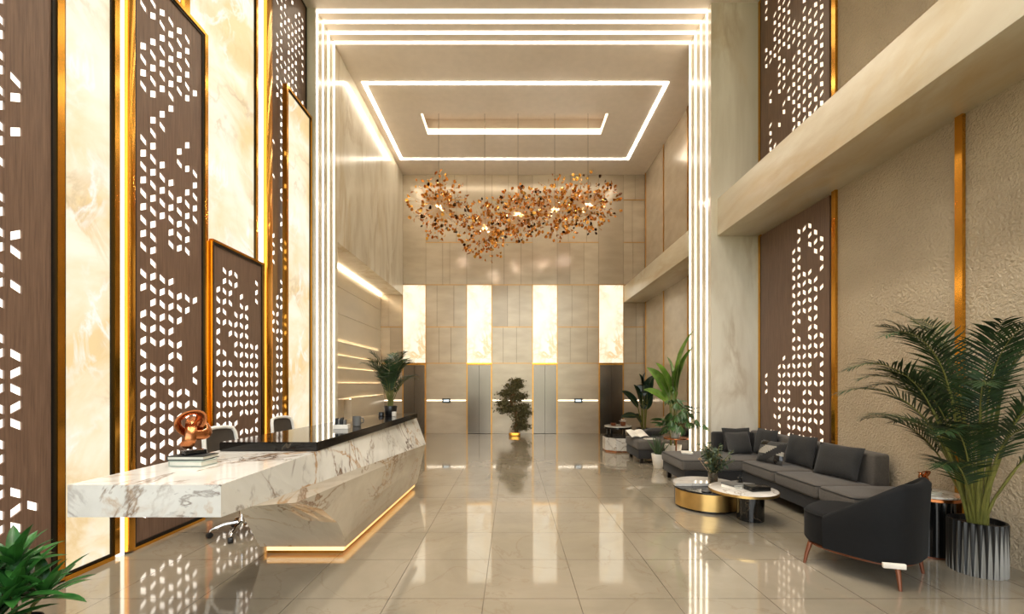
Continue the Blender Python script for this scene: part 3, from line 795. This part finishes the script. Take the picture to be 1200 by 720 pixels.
# ------------------------------------------------------------------ chandelier
R = random.Random(77)
CY = 11.02
CH = thing('chandelier', 'wide chandelier of copper and gold leaves hanging on thin wires below the ceiling recess', 'chandelier', (.05, CY, HZ))
fy = 500/CY
globes = [(514,243,36),(568,269,35),(607,252,33),(650,247,37),(689,241,37)]
def leafmesh(name, m_):
    mb = MB(); n = 6; rows = []
    for i in range(n+1):
        t = i/n; wd = .036*math.sin(PI*(.06+.9*t))**.8
        rows.append([(-wd, t*.082, .012*math.sin(t*3)+.010), (0, t*.082, .012*math.sin(t*3)), (wd, t*.082, .012*math.sin(t*3)+.010)])
    mb.grid(rows); me = bpy.data.meshes.new(name); me.from_pydata(mb.v, [], mb.f); me.materials.append(MT[m_])
    me.polygons.foreach_set('use_smooth', [True]*len(mb.f)); return me
LM = [leafmesh('leaf', 'copperleaf'), leafmesh('leaf', 'goldleaf'), leafmesh('leaf', 'darkleaf')]
rest = MB(); stemsM = MB(); leafcount = 0; allv = []
for gi, (px, py, pr) in enumerate(globes):
    gc = V(((px-600)/fy, CY, 1.6+(450-py)/fy)); gr = pr/fy
    wire = MB().tube([gc, V((gc.x, CY, HZ+.48))], .004, 5); wire.build('suspension_wire', 'darkleaf', CH, True)
    MB().disc(.05, 0, .02, 20, (gc.x, CY, HZ+.458)).build('ceiling_mount', 'goldthin', CH, True)
    MB().lathe([(0,-.03),(.02,-.025),(.03,0),(.02,.025),(0,.03)], 12, gc).build('hub', 'copper', CH, True)
    sm = MB()
    for k in range(270):
        d = V((R.gauss(0,1), R.gauss(0,1)*.8, R.gauss(0,1)))
        if d.length < .1: continue
        d.normalize(); rr = gr*R.uniform(.36, 1.02)
        tip = gc+d*rr
        if tip.z > HZ-.9: continue
        mid = gc+d*rr*.5+V((R.uniform(-.05,.05),R.uniform(-.05,.05),R.uniform(-.04,.04)))
        sm.tube([gc+d*rr*(0 if k % 4 == 0 else .3), mid, tip], .002, 3)
        for q in range(R.choice((1,1,2))):
            dd = (d+V((R.uniform(-.9,.9),R.uniform(-.9,.9),R.uniform(-.9,.9)))).normalized()
            roll = Matrix.Rotation(R.uniform(0,2*PI), 4, dd)
            qt = dd.to_track_quat('Y', 'Z').to_matrix().to_4x4()
            s_ = R.uniform(.8,1.3)
            allv.append((roll.copy(), qt, tip.copy(), s_, R.choices((0,1,2),(6,2.4,1.0))[0]))
    sm.build('stems', 'goldthin', CH, True)
    L = bpy.data.lights.new('ceiling_fill_lamp', 'POINT'); L.energy = 9; L.color = (1,.9,.78); L.shadow_soft_size = .04  # added fill lamp inside each globe, there to brighten the ceiling
    o = bpy.data.objects.new('ceiling_fill_lamp', L); COL.objects.link(o); o.location = gc+V((0,0,.06))
allv.sort(key=lambda a: -a[3])
Mi = root_matrix(CH).inverted()
for i, (roll, qt, tip, s_, mi) in enumerate(allv):
    M = Matrix.Translation(tip) @ roll @ qt @ Matrix.Scale(s_, 4)
    if i < 100:
        o = bpy.data.objects.new('leaf', LM[mi]); COL.objects.link(o); o.parent = CH; o.matrix_basis = Mi @ M
    else:
        me = LM[mi]
        rest.add([v.co for v in me.vertices], [tuple(p.vertices) for p in me.polygons], mi, True, M)
o = rest.build('leaves', ['copperleaf','goldleaf','darkleaf'], CH, True); o['kind'] = 'stuff'

# ------------------------------------------------------------------ lounge: sectional sofa
def cushion(mb, x0, x1, y0, y1, z0, z1, crown=.025, bev=.04, mi=0, chan=0, seed=0):
    bm = bmesh.new(); bmesh.ops.create_cube(bm, size=1)
    for v in bm.verts: v.co = V(((x0+x1)/2+v.co.x*(x1-x0), (y0+y1)/2+v.co.y*(y1-y0), (z0+z1)/2+v.co.z*(z1-z0)))
    bmesh.ops.bevel(bm, geom=bm.edges[:], offset=bev, segments=4, profile=.5, affect='EDGES')
    bmesh.ops.subdivide_edges(bm, edges=[e for e in bm.edges if e.calc_length() > .12], cuts=9, use_grid_fill=True)
    for v in bm.verts:
        u = (v.co.x-(x0+x1)/2)/((x1-x0)/2); w = (v.co.y-(y0+y1)/2)/((y1-y0)/2)
        if v.co.z > (z0+z1)/2:
            v.co.z += crown*(1-u*u)*(1-w*w)+.006*noise.noise(v.co*7+V((seed,0,0)))
    mb.bm(bm, mi)
def pipe(mb, x0, x1, y0, y1, z, r=.007, rad=.05, mi=0):
    pts = []
    for cx, cy, a0 in ((x1-rad,y1-rad,0),(x0+rad,y1-rad,PI/2),(x0+rad,y0+rad,PI),(x1-rad,y0+rad,1.5*PI)):
        for k in range(5): pts.append((cx+rad*math.cos(a0+k*PI/8), cy+rad*math.sin(a0+k*PI/8), z))
    mb.tube(pts, r, 6, mi, closed=True)
S = thing('sectional_sofa', 'long grey sectional sofa with a chaise along the lounge wall', 'sofa', (3.85, 5.7, 0))
m = MB().box(3.47, 4.3, 4.3, 7.36, .12, .29, bev=.02); m.box(2.6, 3.47, 6.42, 7.36, .12, .29, bev=.02)
m.build('base', 'sofadark', S, True)
for i, (y0, y1) in enumerate(((4.3,4.81),(4.82,5.61),(5.62,6.41))):
    m = MB(); cushion(m, 3.44, 4.1 if i else 4.3, y0, y1, .285, .45, .02, .045, seed=i)
    o = m.build('seat_cushion', 'sofa', S, True)
    p = MB(); pipe(p, 3.445, 4.1 if i else 4.3, y0+.005, y1-.005, .435); p.build('piping', 'sofadark', o, True)
m = MB(); cushion(m, 2.56, 4.1, 6.40, 7.33, .285, .45, .015, .045, seed=5); o = m.build('chaise_cushion', 'sofa', S, True)
p = MB(); pipe(p, 2.566, 4.1, 6.41, 7.325, .435); p.build('piping', 'sofadark', o, True)
MB().box(4.1, 4.3, 4.84, 7.36, .285, .80, bev=.035, seg=3).build('backrest', 'sofa', S, True)
MB().box(3.42, 4.1, 7.2, 7.36, .45, .78, bev=.035, seg=3).build('backrest', 'sofadark', S, True)
for (x, y) in ((3.55,4.38),(4.22,4.38),(3.55,6.3),(4.22,7.28),(2.68,6.5),(2.68,7.28)):
    MB().box(x-.03, x+.03, y-.03, y+.03, 0, .125).build('leg', 'dark', S, True)
def pillow(label, x, y, z, w, h, t, rz, tilt, m_, group, patterned=False, spin=0, zmin=.472, xmax=4.09, ymax=7.19):
    mb = MB(); n = 16
    for sd in (-1, 1):
        P = []
        for i in range(n+1):
            row = []
            for j in range(n+1):
                u, v = -1+2*i/n, -1+2*j/n
                th = t*.5*((1-abs(u)**3)*(1-abs(v)**3))**.55
                k = 1-.07*(1-abs(u*v))*(max(abs(u),abs(v)))**3
                wr = .008*noise.noise(V((u*2.3+x*9, v*2.3+y*5, sd)))
                row.append((u*w/2*k, sd*(th+wr*(1-abs(u))*(1-abs(v))), v*h/2*k+h/2))
            P.append(row)
        mb.grid(P)
    mats = [m_]
    if patterned:
        mats = ['pillow2','palegrey','black','sofadark']
        for fi in range(len(mb.f)):
            cpt = sum((V(mb.v[i]) for i in mb.f[fi]), V())/4
            u, v = cpt.x/(w/2), (cpt.z-h/2)/(h/2)
            kx, kz = int((u+1)*1.3), int((v+1)*1.3)
            mb.m[fi] = (0,3,0,1,0,2,3,0,1,3,0,0,2,0,3,1,0,3)[(kx*3+kz)*2 % 18+(1 if ((u+1)*1.3 % 1) > ((v+1)*1.3 % 1) else 0)]
    o = mb.build('throw_pillow', mats, None, False, 60)
    MM = TR(x,y,z) @ RZ(rz) @ Matrix.Rotation(spin, 4, 'Y') @ Matrix.Rotation(tilt, 4, 'X')
    q = [MM @ V(p) for p in mb.v]
    sh = V((min(0, xmax-max(p.x for p in q)), min(0, ymax-max(p.y for p in q)), zmin-min(p.z for p in q)))
    o.matrix_basis = Matrix.Translation(sh) @ MM
    loc, rot, sc = o.matrix_basis.decompose(); o.location = loc; o.rotation_euler = rot.to_euler()
    return tag(o, label, 'pillow', group)
gp = 'pillows on the sectional sofa'
# local +y is the pillow's thin direction; rz turns it towards the wall
pillow('black pillow in the far corner of the sofa', 3.74, 7.12, .452, .48, .40, .15, .05, -.2, 'pillow', gp)
pillow('charcoal square pillow in front of the black corner pillow', 3.68, 6.86, .452, .46, .36, .15, .25, -.3, 'pillow2', gp)
pillow('tall dark pillow leaning between the charcoal square pillow and the patterned one', 4.0, 6.72, .452, .46, .42, .15, -PI/2+.1, -.2, 'pillow', gp)
pillow('geometric patterned black and white pillow', 3.64, 6.06, .458, .42, .33, .12, -PI/2+.3, -.35, 'pillow2', gp, True)
pillow('large dark pillow leaning just behind the geometric pillow', 4.02, 5.9, .458, .5, .42, .15, -PI/2+.1, -.2, 'pillow', gp)
pillow('big black pillow tipped on its corner near the open end of the sofa', 3.96, 5.16, .458, .55, .40, .17, -PI/2+.25, -.32, 'pillow', gp)
book('open_book', 'white book lying on the chaise of the sectional sofa', 2.86, 6.98, .468, .17, .24, .02, -.3, 'paper')

# coffee tables
T = thing('coffee_table', 'low round brass drum coffee table with black glass and a marble half top', 'table', (2.55, 5.6, 0))
MB().lathe([(0,.012),(.39,.012),(.39,.03),(.395,.03),(.395,.245),(.41,.245),(.41,.258),(0,.258)], 64).build('drum', 'black', T)
MB().lathe([(.398,.03),(.408,.03),(.408,.235),(.398,.235)], 48, a0=PI*1.0, a1=PI*1.86).build('brass_band', 'brassband', T)
pts = [(.41*math.cos(a), .41*math.sin(a)) for a in [(-.03+(PI+.06)*i/40) for i in range(41)]]
MB().prism(pts, .26, .295).build('marble_top', 'tmarble', T)
T = thing('coffee_table', 'round marble table with brass rim on a black marble column, overlapping the brass drum', 'table', (2.72, 5.03, 0))
MB().lathe([(0,.335),(.36,.335),(.366,.34),(.366,.362),(.36,.366),(0,.366)], 64).build('table_top', 'tmarble', T)
MB().lathe([(.366,.333),(.372,.333),(.372,.360),(.366,.360)], 64).build('rim', 'brassband', T)
m = MB()
MB().lathe([(0,0),(.14,0),(.145,.005),(.145,.334),(0,.334)], 40, (.09,0,0)).build('column', 'bmarble', T)
zt2 = .367
book('book', 'white book at the bottom of the stack on the round marble table', 2.66, 5.10, zt2, .24, .18, .026, .5, 'paper', 'books on the round marble table')
book('book', 'grey book on top of the white book on the round marble table', 2.67, 5.10, zt2+.027, .25, .19, .022, .35, 'greybook', 'books on the round marble table')
T = thing('candle_holder', 'small black candle holder on the grey book', 'candle', (2.74, 5.13, zt2+.0495))
MB().lathe([(0,0),(.035,0),(.035,.006),(.012,.012),(.01,.03),(.028,.04),(.03,.055),(0,.055)], 24).build('holder', 'black', T)
MB().lathe([(0,.055),(.012,.055),(.012,.085),(0,.087)], 12).build('candle', 'blackmatte', T)
T = thing('box', 'black lacquered box beside the books on the round marble table', 'box', (2.84, 4.94, zt2), .15)
MB().box(-.12,.12,-.07,.07,0,.04,bev=.004).build('body', 'black', T)
MB().box(-.123,.123,-.073,.073,.0405,.056,bev=.004).build('lid', 'black', T)
o = MB().lathe([(0,0),(.05,0),(.06,.006),(.055,.02),(.05,.02),(.045,.008),(0,.008)], 24)
lone('dish', o, 'greybook', 'small dark dish on the black glass of the brass drum table', 'dish', loc=(0,0,0)).location = (2.42, 5.31, .2595)

# bouquet
R = random.Random(31)
T = thing('flower_vase', 'eucalyptus and cream flower bouquet in a smoked glass vase on the marble half top', 'vase', (2.63, 5.58, .2965))
MB().lathe([(0,0),(.055,0),(.06,.006),(.06,.15),(.056,.15),(.056,.012),(0,.012)], 32).build('vase', 'glass', T)
for i in range(40):
    az = i*2.4+R.uniform(-.3,.3); lean = R.uniform(.05,.9); L = R.uniform(.22,.46)
    b = V((.02*math.cos(az),.02*math.sin(az),.12)); tip = b+V((math.cos(az)*math.sin(lean)*L, math.sin(az)*math.sin(lean)*L, math.cos(lean)*L))
    m = MB(); mid = b.lerp(tip,.5)+V((0,0,.03))
    m.tube([V((-.02*math.cos(az),-.02*math.sin(az),.015)), b, mid, tip], .0025, 5, 1)
    for k in range(14):
        t = .15+.85*k/14; q = b.lerp(mid, t*2) if t < .5 else mid.lerp(tip, t*2-1)
        d = V((R.uniform(-1,1),R.uniform(-1,1),R.uniform(-.5,.8))).normalized(); s_ = d.cross(V((0,0,1))).normalized()
        L2, W = R.uniform(.05,.075), R.uniform(.017,.025)
        m.add([q, q+d*L2*.4-s_*W, q+d*L2, q+d*L2*.4+s_*W], [(0,1,2,3)])
    m.build('sprig', ['euca','palmstem'], T)
for (x, y, z) in ((-.12,-.07,.27),(.1,-.1,.31),(.02,-.12,.38),(-.03,.08,.42),(.13,.04,.28),(-.16,.03,.3)):
    m = MB()
    for k in range(14):
        az = k*2.4; e = 1.4-1.3*k/14
        blade(m, (x,y,z), az, e, .3, .034, .013, R, n=3, fold=.5, stem_r=.001, mis=0)
    m.tube([(0,0,.1),(x*.5,y*.5,z*.6),(x,y,z)], .0025, 5)
    m.build('flower', ['flower'], T)

# ------------------------------------------------------------------ tub armchairs
def tub_chair(name, label, loc, rz, fab, leg, group=None, tagm=True):
    T = thing(name, label, 'armchair', loc, rz, group)
    # shell: outline from the left front end round the back to the right front end
    n = 44; outs = []
    for i in range(n+1):
        s_ = i/n; a = PI*(1.0+s_)                      # from -x side round -y to +x side
        ex = .72
        cx, cy = math.cos(a), math.sin(a)
        x = .37*math.copysign(abs(cx)**ex, cx); y = .36*math.copysign(abs(cy)**ex, cy)-.02
        outs.append((x, y))
    ext = 8
    outs = [(-.37, -.02+.20*(k+1)/ext) for k in range(ext)][::-1] + outs + [(.37, -.02+.20*(k+1)/ext) for k in range(ext)]
    N_ = len(outs); P = []
    for i, (x, y) in enumerate(outs):
        f = (y+.38)/.56                                # 0 at the back, 1 at the arm ends
        top = .82-.35*min(1, max(0, (f-.1)/.9))
        th = .075-.02*f
        L = math.hypot(x, y+.02) or 1
        nx, ny = (x/L, (y+.02)/L) if y < -.02 else (math.copysign(1, x), 0)
        flare = .035*(top-.2)
        ring = []
        for (d, z) in ((-.03,.185),(0,.2),(flare*.5,.2+(top-.2)*.5),(flare,top-.03),(flare-.02,top-.006),(flare-.04,top),(flare-th+.015,top-.008),(flare-th,top-.035),(-th,.3),(-th,.2)):
            ring.append((x+nx*d, y+ny*d, z))
        P.append(ring)
    m = MB().grid(P)
    for r in (P[0], P[-1]): m.add(r, [tuple(range(len(r)))])
    m.build('shell', fab, T, angle=60)
    # D-shaped seat cushion with a round front
    P = []
    k = 48
    for (z, sc_) in ((.2,.97),(.22,1.0),(.42,1.0),(.455,.985),(.475,.94),(.48,.85),(.482,.5),(.483,.02)):
        P.append([(sc_*.345*math.copysign(abs(math.cos(2*PI*i/k))**.7, math.cos(2*PI*i/k)), .06+sc_*.36*math.copysign(abs(math.sin(2*PI*i/k))**.8, math.sin(2*PI*i/k)), z) for i in range(k+1)])
    seat = MB().grid(P).build('seat', fab, T, angle=60)
    pts = [(1.0*.345*math.copysign(abs(math.cos(2*PI*i/k))**.7, math.cos(2*PI*i/k)), .06+.358*math.copysign(abs(math.sin(2*PI*i/k))**.8, math.sin(2*PI*i/k)), .452) for i in range(k)]
    MB().tube(pts, .006, 6, closed=True).build('piping', fab, seat)
    pts = [(.33*math.copysign(abs(math.cos(2*PI*i/k))**.7, math.cos(2*PI*i/k)), .02+.36*math.copysign(abs(math.sin(2*PI*i/k))**.8, math.sin(2*PI*i/k)), .18) for i in range(k)]
    MB().tube(pts, .014, 6, closed=True).build('frame_rail', leg, T)
    for (x, y) in ((-.27,.31),(.27,.31),(-.25,-.28),(.25,-.28)):
        MB().tube([(x,y,.185),(x*1.08,y*1.06,.09),(x*1.13,y*1.1,0)], [.02,.016,.012], 8).build('leg', leg, T)
    if tagm:
        MB().box(-.012,.012,-.075,.075,.185,.225,bev=.004, M=TR(-.352,-.29,0) @ RZ(.75)).build('bracket', 'pot', T)['label'] = 'pale bracket'
    return T
ac = tub_chair('armchair', 'black velvet tub armchair on slim walnut legs, nearest seat to the camera', (3.06, 3.70, 0), .58, 'velvet', 'walnut')
tub_chair('armchair', 'small beige tub chair between the daybed and the leafy plants', (3.78, 10.45, 0), .2, 'beige', 'walnut', tagm=False)

# side table behind the armchair
T = thing('side_table', 'black fluted side table with a pale stone top behind the armchair', 'table', (3.93, 4.03, 0))
P = []; k = 26*6
for z in (.02, .53): P.append([((.185-.008*abs(math.sin(26*PI*i/k)))*math.cos(2*PI*i/k), (.185-.008*abs(math.sin(26*PI*i/k)))*math.sin(2*PI*i/k), z) for i in range(k+1)])
MB().grid(P).build('base', 'black', T)
MB().disc(.17, 0, .02, 40).build('foot', 'walnut', T)
MB().disc(.235, .53, .56, 48).build('rim', 'copper', T)
MB().disc(.232, .561, .578, 48).build('table_top', 'tmarble', T)
book('book', 'pale book under the small copper knot on the side table', 3.86, 3.99, .5785, .2, .15, .022, .1, 'page')
knot('small copper knot sculpture on the side table behind the armchair', (3.86, 4.0, .601), .2, .075, (.1,.07,.022))

# ------------------------------------------------------------------ far seating group
T = thing('daybed', 'grey upholstered daybed in the far seating group, behind the white planter', 'daybed', (3.2, 8.95, 0))
MB().box(2.52, 3.95, 8.5, 9.4, .1, .28, bev=.02).build('base', 'sofadark', T, True)
m = MB(); cushion(m, 2.5, 3.97, 8.48, 9.42, .275, .46, .015, .045); m.build('cushion', 'sofa', T, True)
for (x, y) in ((2.6,8.58),(3.87,8.58),(2.6,9.32),(3.87,9.32)): MB().box(x-.03,x+.03,y-.03,y+.03,0,.105).build('leg','dark',T,True)
gp = 'pillows on the far daybed'
pillow('grey pillow lying flat toward the aisle end of the daybed', 3.02, 9.3, .53, .5, .38, .16, .1, 1.35, 'pillow2', gp, ymax=99, zmin=.478)
pillow('grey pillow lying flat at the middle of the daybed beside the copper table plant', 3.62, 9.2, .53, .5, .38, .16, -.15, 1.3, 'pillow2', gp, ymax=99, zmin=.478)
T = thing('open_magazine', 'open white magazine tilted on the corner of the far daybed', 'magazine', (2.62, 8.93, .548), .25); T.rotation_euler.x = .42
P = [[(-.2+.4*i/12, -.14+.28*j, .03*math.sin(abs(-1+2*i/12)*PI*.9)+.004) for j in (0,1)] for i in range(13)]
MB().grid(P).build('pages', 'paper', T)
MB().box(-.2,.2,-.142,.142,0,.003).build('cover', 'greybook', T)
book('book', 'small white book on the near edge of the far daybed', 2.78, 8.62, .476, .2, .14, .02, .1, 'paper')
# white octagonal drum and black side table
T = thing('drum_table', 'low white marble faceted table with a copper foot beside the daybed', 'table', (2.56, 10.25, 0))
oc8 = lambda r: [(r*math.cos(PI/8+PI/4*i), r*math.sin(PI/8+PI/4*i)) for i in range(8)]
MB().prism(oc8(.37), 0, .035).build('foot', 'copper', T)
MB().prism(oc8(.385), .036, .33).build('drum', 'tmarble', T)
MB().prism(oc8(.36), .331, .345).build('table_top', 'black', T)
T = thing('side_table', 'black framed side table with a white top standing over the white faceted table', 'table', (2.72, 10.95, 0))
MB().disc(.34, .5, .53, 40).build('table_top', 'tmarble', T)
MB().lathe([(.33,.46),(.345,.46),(.345,.499),(.33,.499)], 40).build('rim', 'black', T)
for a in (.8, 2.4, 3.9, 5.5): MB().box(.3*math.cos(a)-.02,.3*math.cos(a)+.02,.3*math.sin(a)-.02,.3*math.sin(a)+.02,0,.46).build('leg','black',T)
for (x, y, lab, m_, h) in ((2.58,10.86,'low brown bowl on the black framed side table','walnut',.07),(2.82,10.84,'brown cup holding a white flower on the black framed side table','walnut',.11)):
    T = thing('cup', lab, 'cup', (x,y,.5305), group='brown cups on the far side table')
    MB().lathe([(0,0),(.05,0),(.065,.02),(.07,h),(.064,h),(.058,.02),(0,.012)], 24).build('cup', m_, T)
    if h > .1:
        m = MB(); R = random.Random(3)
        for k in range(12): blade(m, (0,0,h-.03), k*2.4, 1.3-k*.09, .4, .12, .03, R, n=4, fold=.4, stem_r=.002, mis=0)
        m.build('flower', 'pot', T)
# copper table with philodendron
T = thing('side_table', 'round copper side table carrying a lush plant beyond the chaise', 'table', (2.98, 7.75, 0))
MB().disc(.22, .60, .625, 40).build('table_top', 'copper', T)
MB().tube([(0,0,.02),(0,0,.6)], .014, 10).build('pole', 'copper', T)
MB().disc(.15, 0, .02, 36).build('foot', 'copper', T)
R = random.Random(15)
T = thing('potted_philodendron', 'lush split leaf philodendron in a white pot on the copper side table', 'plant', (2.97, 7.75, .6255))
pot_mesh(.075, .105, .19).build('pot', 'pot', T); soil_mesh(.09, .155).build('soil', 'soil', T)
for i in range(40):
    az = i*2.4+R.uniform(-.3,.3); lean = .15+1.35*(i/40)+R.uniform(-.1,.1); L = R.uniform(.34,.62)
    if math.cos(az) < -.2: L *= .55
    b = V((0,0,.16)); tip = b+V((math.cos(az)*math.sin(lean)*L, math.sin(az)*math.sin(lean)*L, math.cos(lean)*L*1.0))
    if tip.x+2.97 > 3.32: tip.x = 3.32-2.97
    if tip.y > .15: tip.y = .15
    m = MB(); m.tube([b, b.lerp(tip,.5)+V((0,0,.05)), tip], [.006,.005,.004], 5, 1)
    rz_ = az; el_ = R.uniform(-1.15,-.1); ro_ = R.uniform(-.8,.8)
    for k in range(8):
        fa = -1.35+2.7*k/7
        LL = .22*(1-.35*abs(fa)/1.25)*R.uniform(.9,1.1)
        blade(m, tip, rz_+fa, el_+.25, .5, LL, .021, R, n=4, fold=.1, stem_r=.002, roll=ro_)
    soft(m, .48); m.v = [(p[0], min(p[1], .24), p[2]) for p in m.v]; m.build('leaf', ['philo','palmstem'], T)
# aloe
R = random.Random(8)
T = thing('potted_aloe', 'spiky aloe in a white tapered planter on the floor beyond the chaise', 'plant', (2.78, 8.12, 0))
pot_mesh(.085, .125, .27).build('pot', 'pot', T); soil_mesh(.105, .235).build('soil', 'soil', T)
for i in range(16):
    az = i*2.4; e = 1.5-.75*(i/16); m = MB()
    blade(m, (.03*math.cos(az), .03*math.sin(az), .23), az, e, -.15, R.uniform(.36,.5)*(1-.25*i/16), .02, R, n=6, fold=.5, wpos=.3, stem_r=.009)
    m.build('leaf', ['aloe','aloe'], T)
# banana plant
R = random.Random(19)
T = thing('potted_banana_plant', 'tall bright green banana leaf plant rising behind the copper side table', 'plant', (3.12, 8.27, 0))
pot_mesh(.12, .16, .42).build('pot', 'pot', T); soil_mesh(.14, .385).build('soil', 'soil', T)
for (tx, tz, rise, W, dy) in ((.30,2.52,1.42,.10,-.5), (.29,2.22,1.3,.11,-.45), (-.22,2.10,1.4,.12,-.1), (-.45,1.95,1.35,.13,-.15), (-.55,1.86,1.25,.13,.1), (-.62,1.42,1.2,.09,-.1), (.1,1.95,1.25,.11,-.2)):
    b = V((.04*math.copysign(1,tx), .0, .38)); s0 = V((tx*.1, dy*.15, rise)); tip = V((tx, dy, tz))
    m = MB(); m.tube([b, b.lerp(s0,.5)+V((0,0,.02)), s0], [.02,.016,.011], 7, 1)
    d = tip-s0; az = math.atan2(d.y, d.x); e = math.atan2(d.z, math.hypot(d.x, d.y))
    blade(m, s0, az, e+.4, .75, d.length*1.03, W, R, n=12, fold=.25, wave=.04, stem_r=.01, roll=1.05*math.copysign(1,tx))
    m.build('leaf', ['banana','palmstem'], T)
# dark rubber plant
T = thing('potted_rubber_plant', 'dark glossy broad leaved plant behind the daybed, beside the last elevator', 'plant', (3.55, 11.5, 0))
pot_mesh(.16, .2, .4).build('pot', 'potblack', T); soil_mesh(.18, .365).build('soil', 'soil', T)
for (tx, tz, rise, W) in ((-.66,1.36,.95,.13),(-.64,.66,.72,.09),(-.2,1.85,1.25,.17),(.05,1.9,1.3,.17),(.3,1.8,1.2,.16),(-.3,.75,.55,.12),(.25,1.3,.9,.15),(-.35,1.55,1.0,.14),(-.12,1.4,.9,.13)):
    b = V((.03*math.copysign(1,tx), 0, .37)); s0 = V((tx*.25, -.05, rise)); tip = V((tx, -.12, tz))
    m = MB(); m.tube([b, b.lerp(s0,.5), s0], [.02,.016,.012], 7, 1)
    d = tip-s0; az = math.atan2(d.y, d.x); e = math.atan2(d.z, math.hypot(d.x, d.y))
    blade(m, s0, az, e+.35, .7, d.length*1.03, W, R, n=12, fold=.2, stem_r=.01, roll=1.0*math.copysign(1,tx))
    m.build('leaf', ['bananadark','palmstem'], T)

# ------------------------------------------------------------------ light, sky, camera
for i, (x, y) in enumerate([(xx, yy) for yy in (1.2, 3.2, 5.2) for xx in (-2.0, -.2, 1.6)]):
    L = bpy.data.lights.new('near_fill_spot', 'SPOT'); L.energy = 230; L.color = (1,.92,.81); L.spot_size = 1.9; L.spot_blend = .8; L.shadow_soft_size = .3  # unseen spots added out of frame to brighten the near lobby
    o = bpy.data.objects.new('near_fill_spot', L); COL.objects.link(o); o.location = (x, y, HZ-.06)
W = bpy.data.worlds.new('sky'); scn.world = W; W.use_nodes = True
nt = W.node_tree; bg = nt.nodes['Background']
tc = N(nt, 'ShaderNodeTexCoord'); sp = N(nt, 'ShaderNodeSeparateXYZ'); nt.links.new(tc.outputs['Generated'], sp.inputs[0])
nt.links.new(ramp(nt, sp.outputs[2], [(0, lin((222,222,204))), (.3, lin((214,218,222))), (1, lin((160,186,220)))]), bg.inputs['Color'])
bg.inputs['Strength'].default_value = 3.4
cam = bpy.data.cameras.new('camera'); cam.sensor_width = 36; cam.lens = 15.0; cam.sensor_fit = 'HORIZONTAL'
cam.shift_y = 90/1200; cam.clip_start = .05
co = bpy.data.objects.new('camera', cam); COL.objects.link(co); co.location = (0,0,1.6); co.rotation_euler = (PI/2,0,0)
scn.camera = co
scn.view_settings.view_transform = 'Standard'; scn.view_settings.look = 'None'
scn.view_settings.gamma = 1; scn.view_settings.exposure = .85; scn.view_settings.use_curve_mapping = False
scn.cycles.use_denoising = True
scn.cycles.max_bounces = 10; scn.cycles.diffuse_bounces = 6; scn.cycles.glossy_bounces = 5
scn.cycles.sample_clamp_indirect = 8
scn.cycles.caustics_reflective = False; scn.cycles.caustics_refractive = False
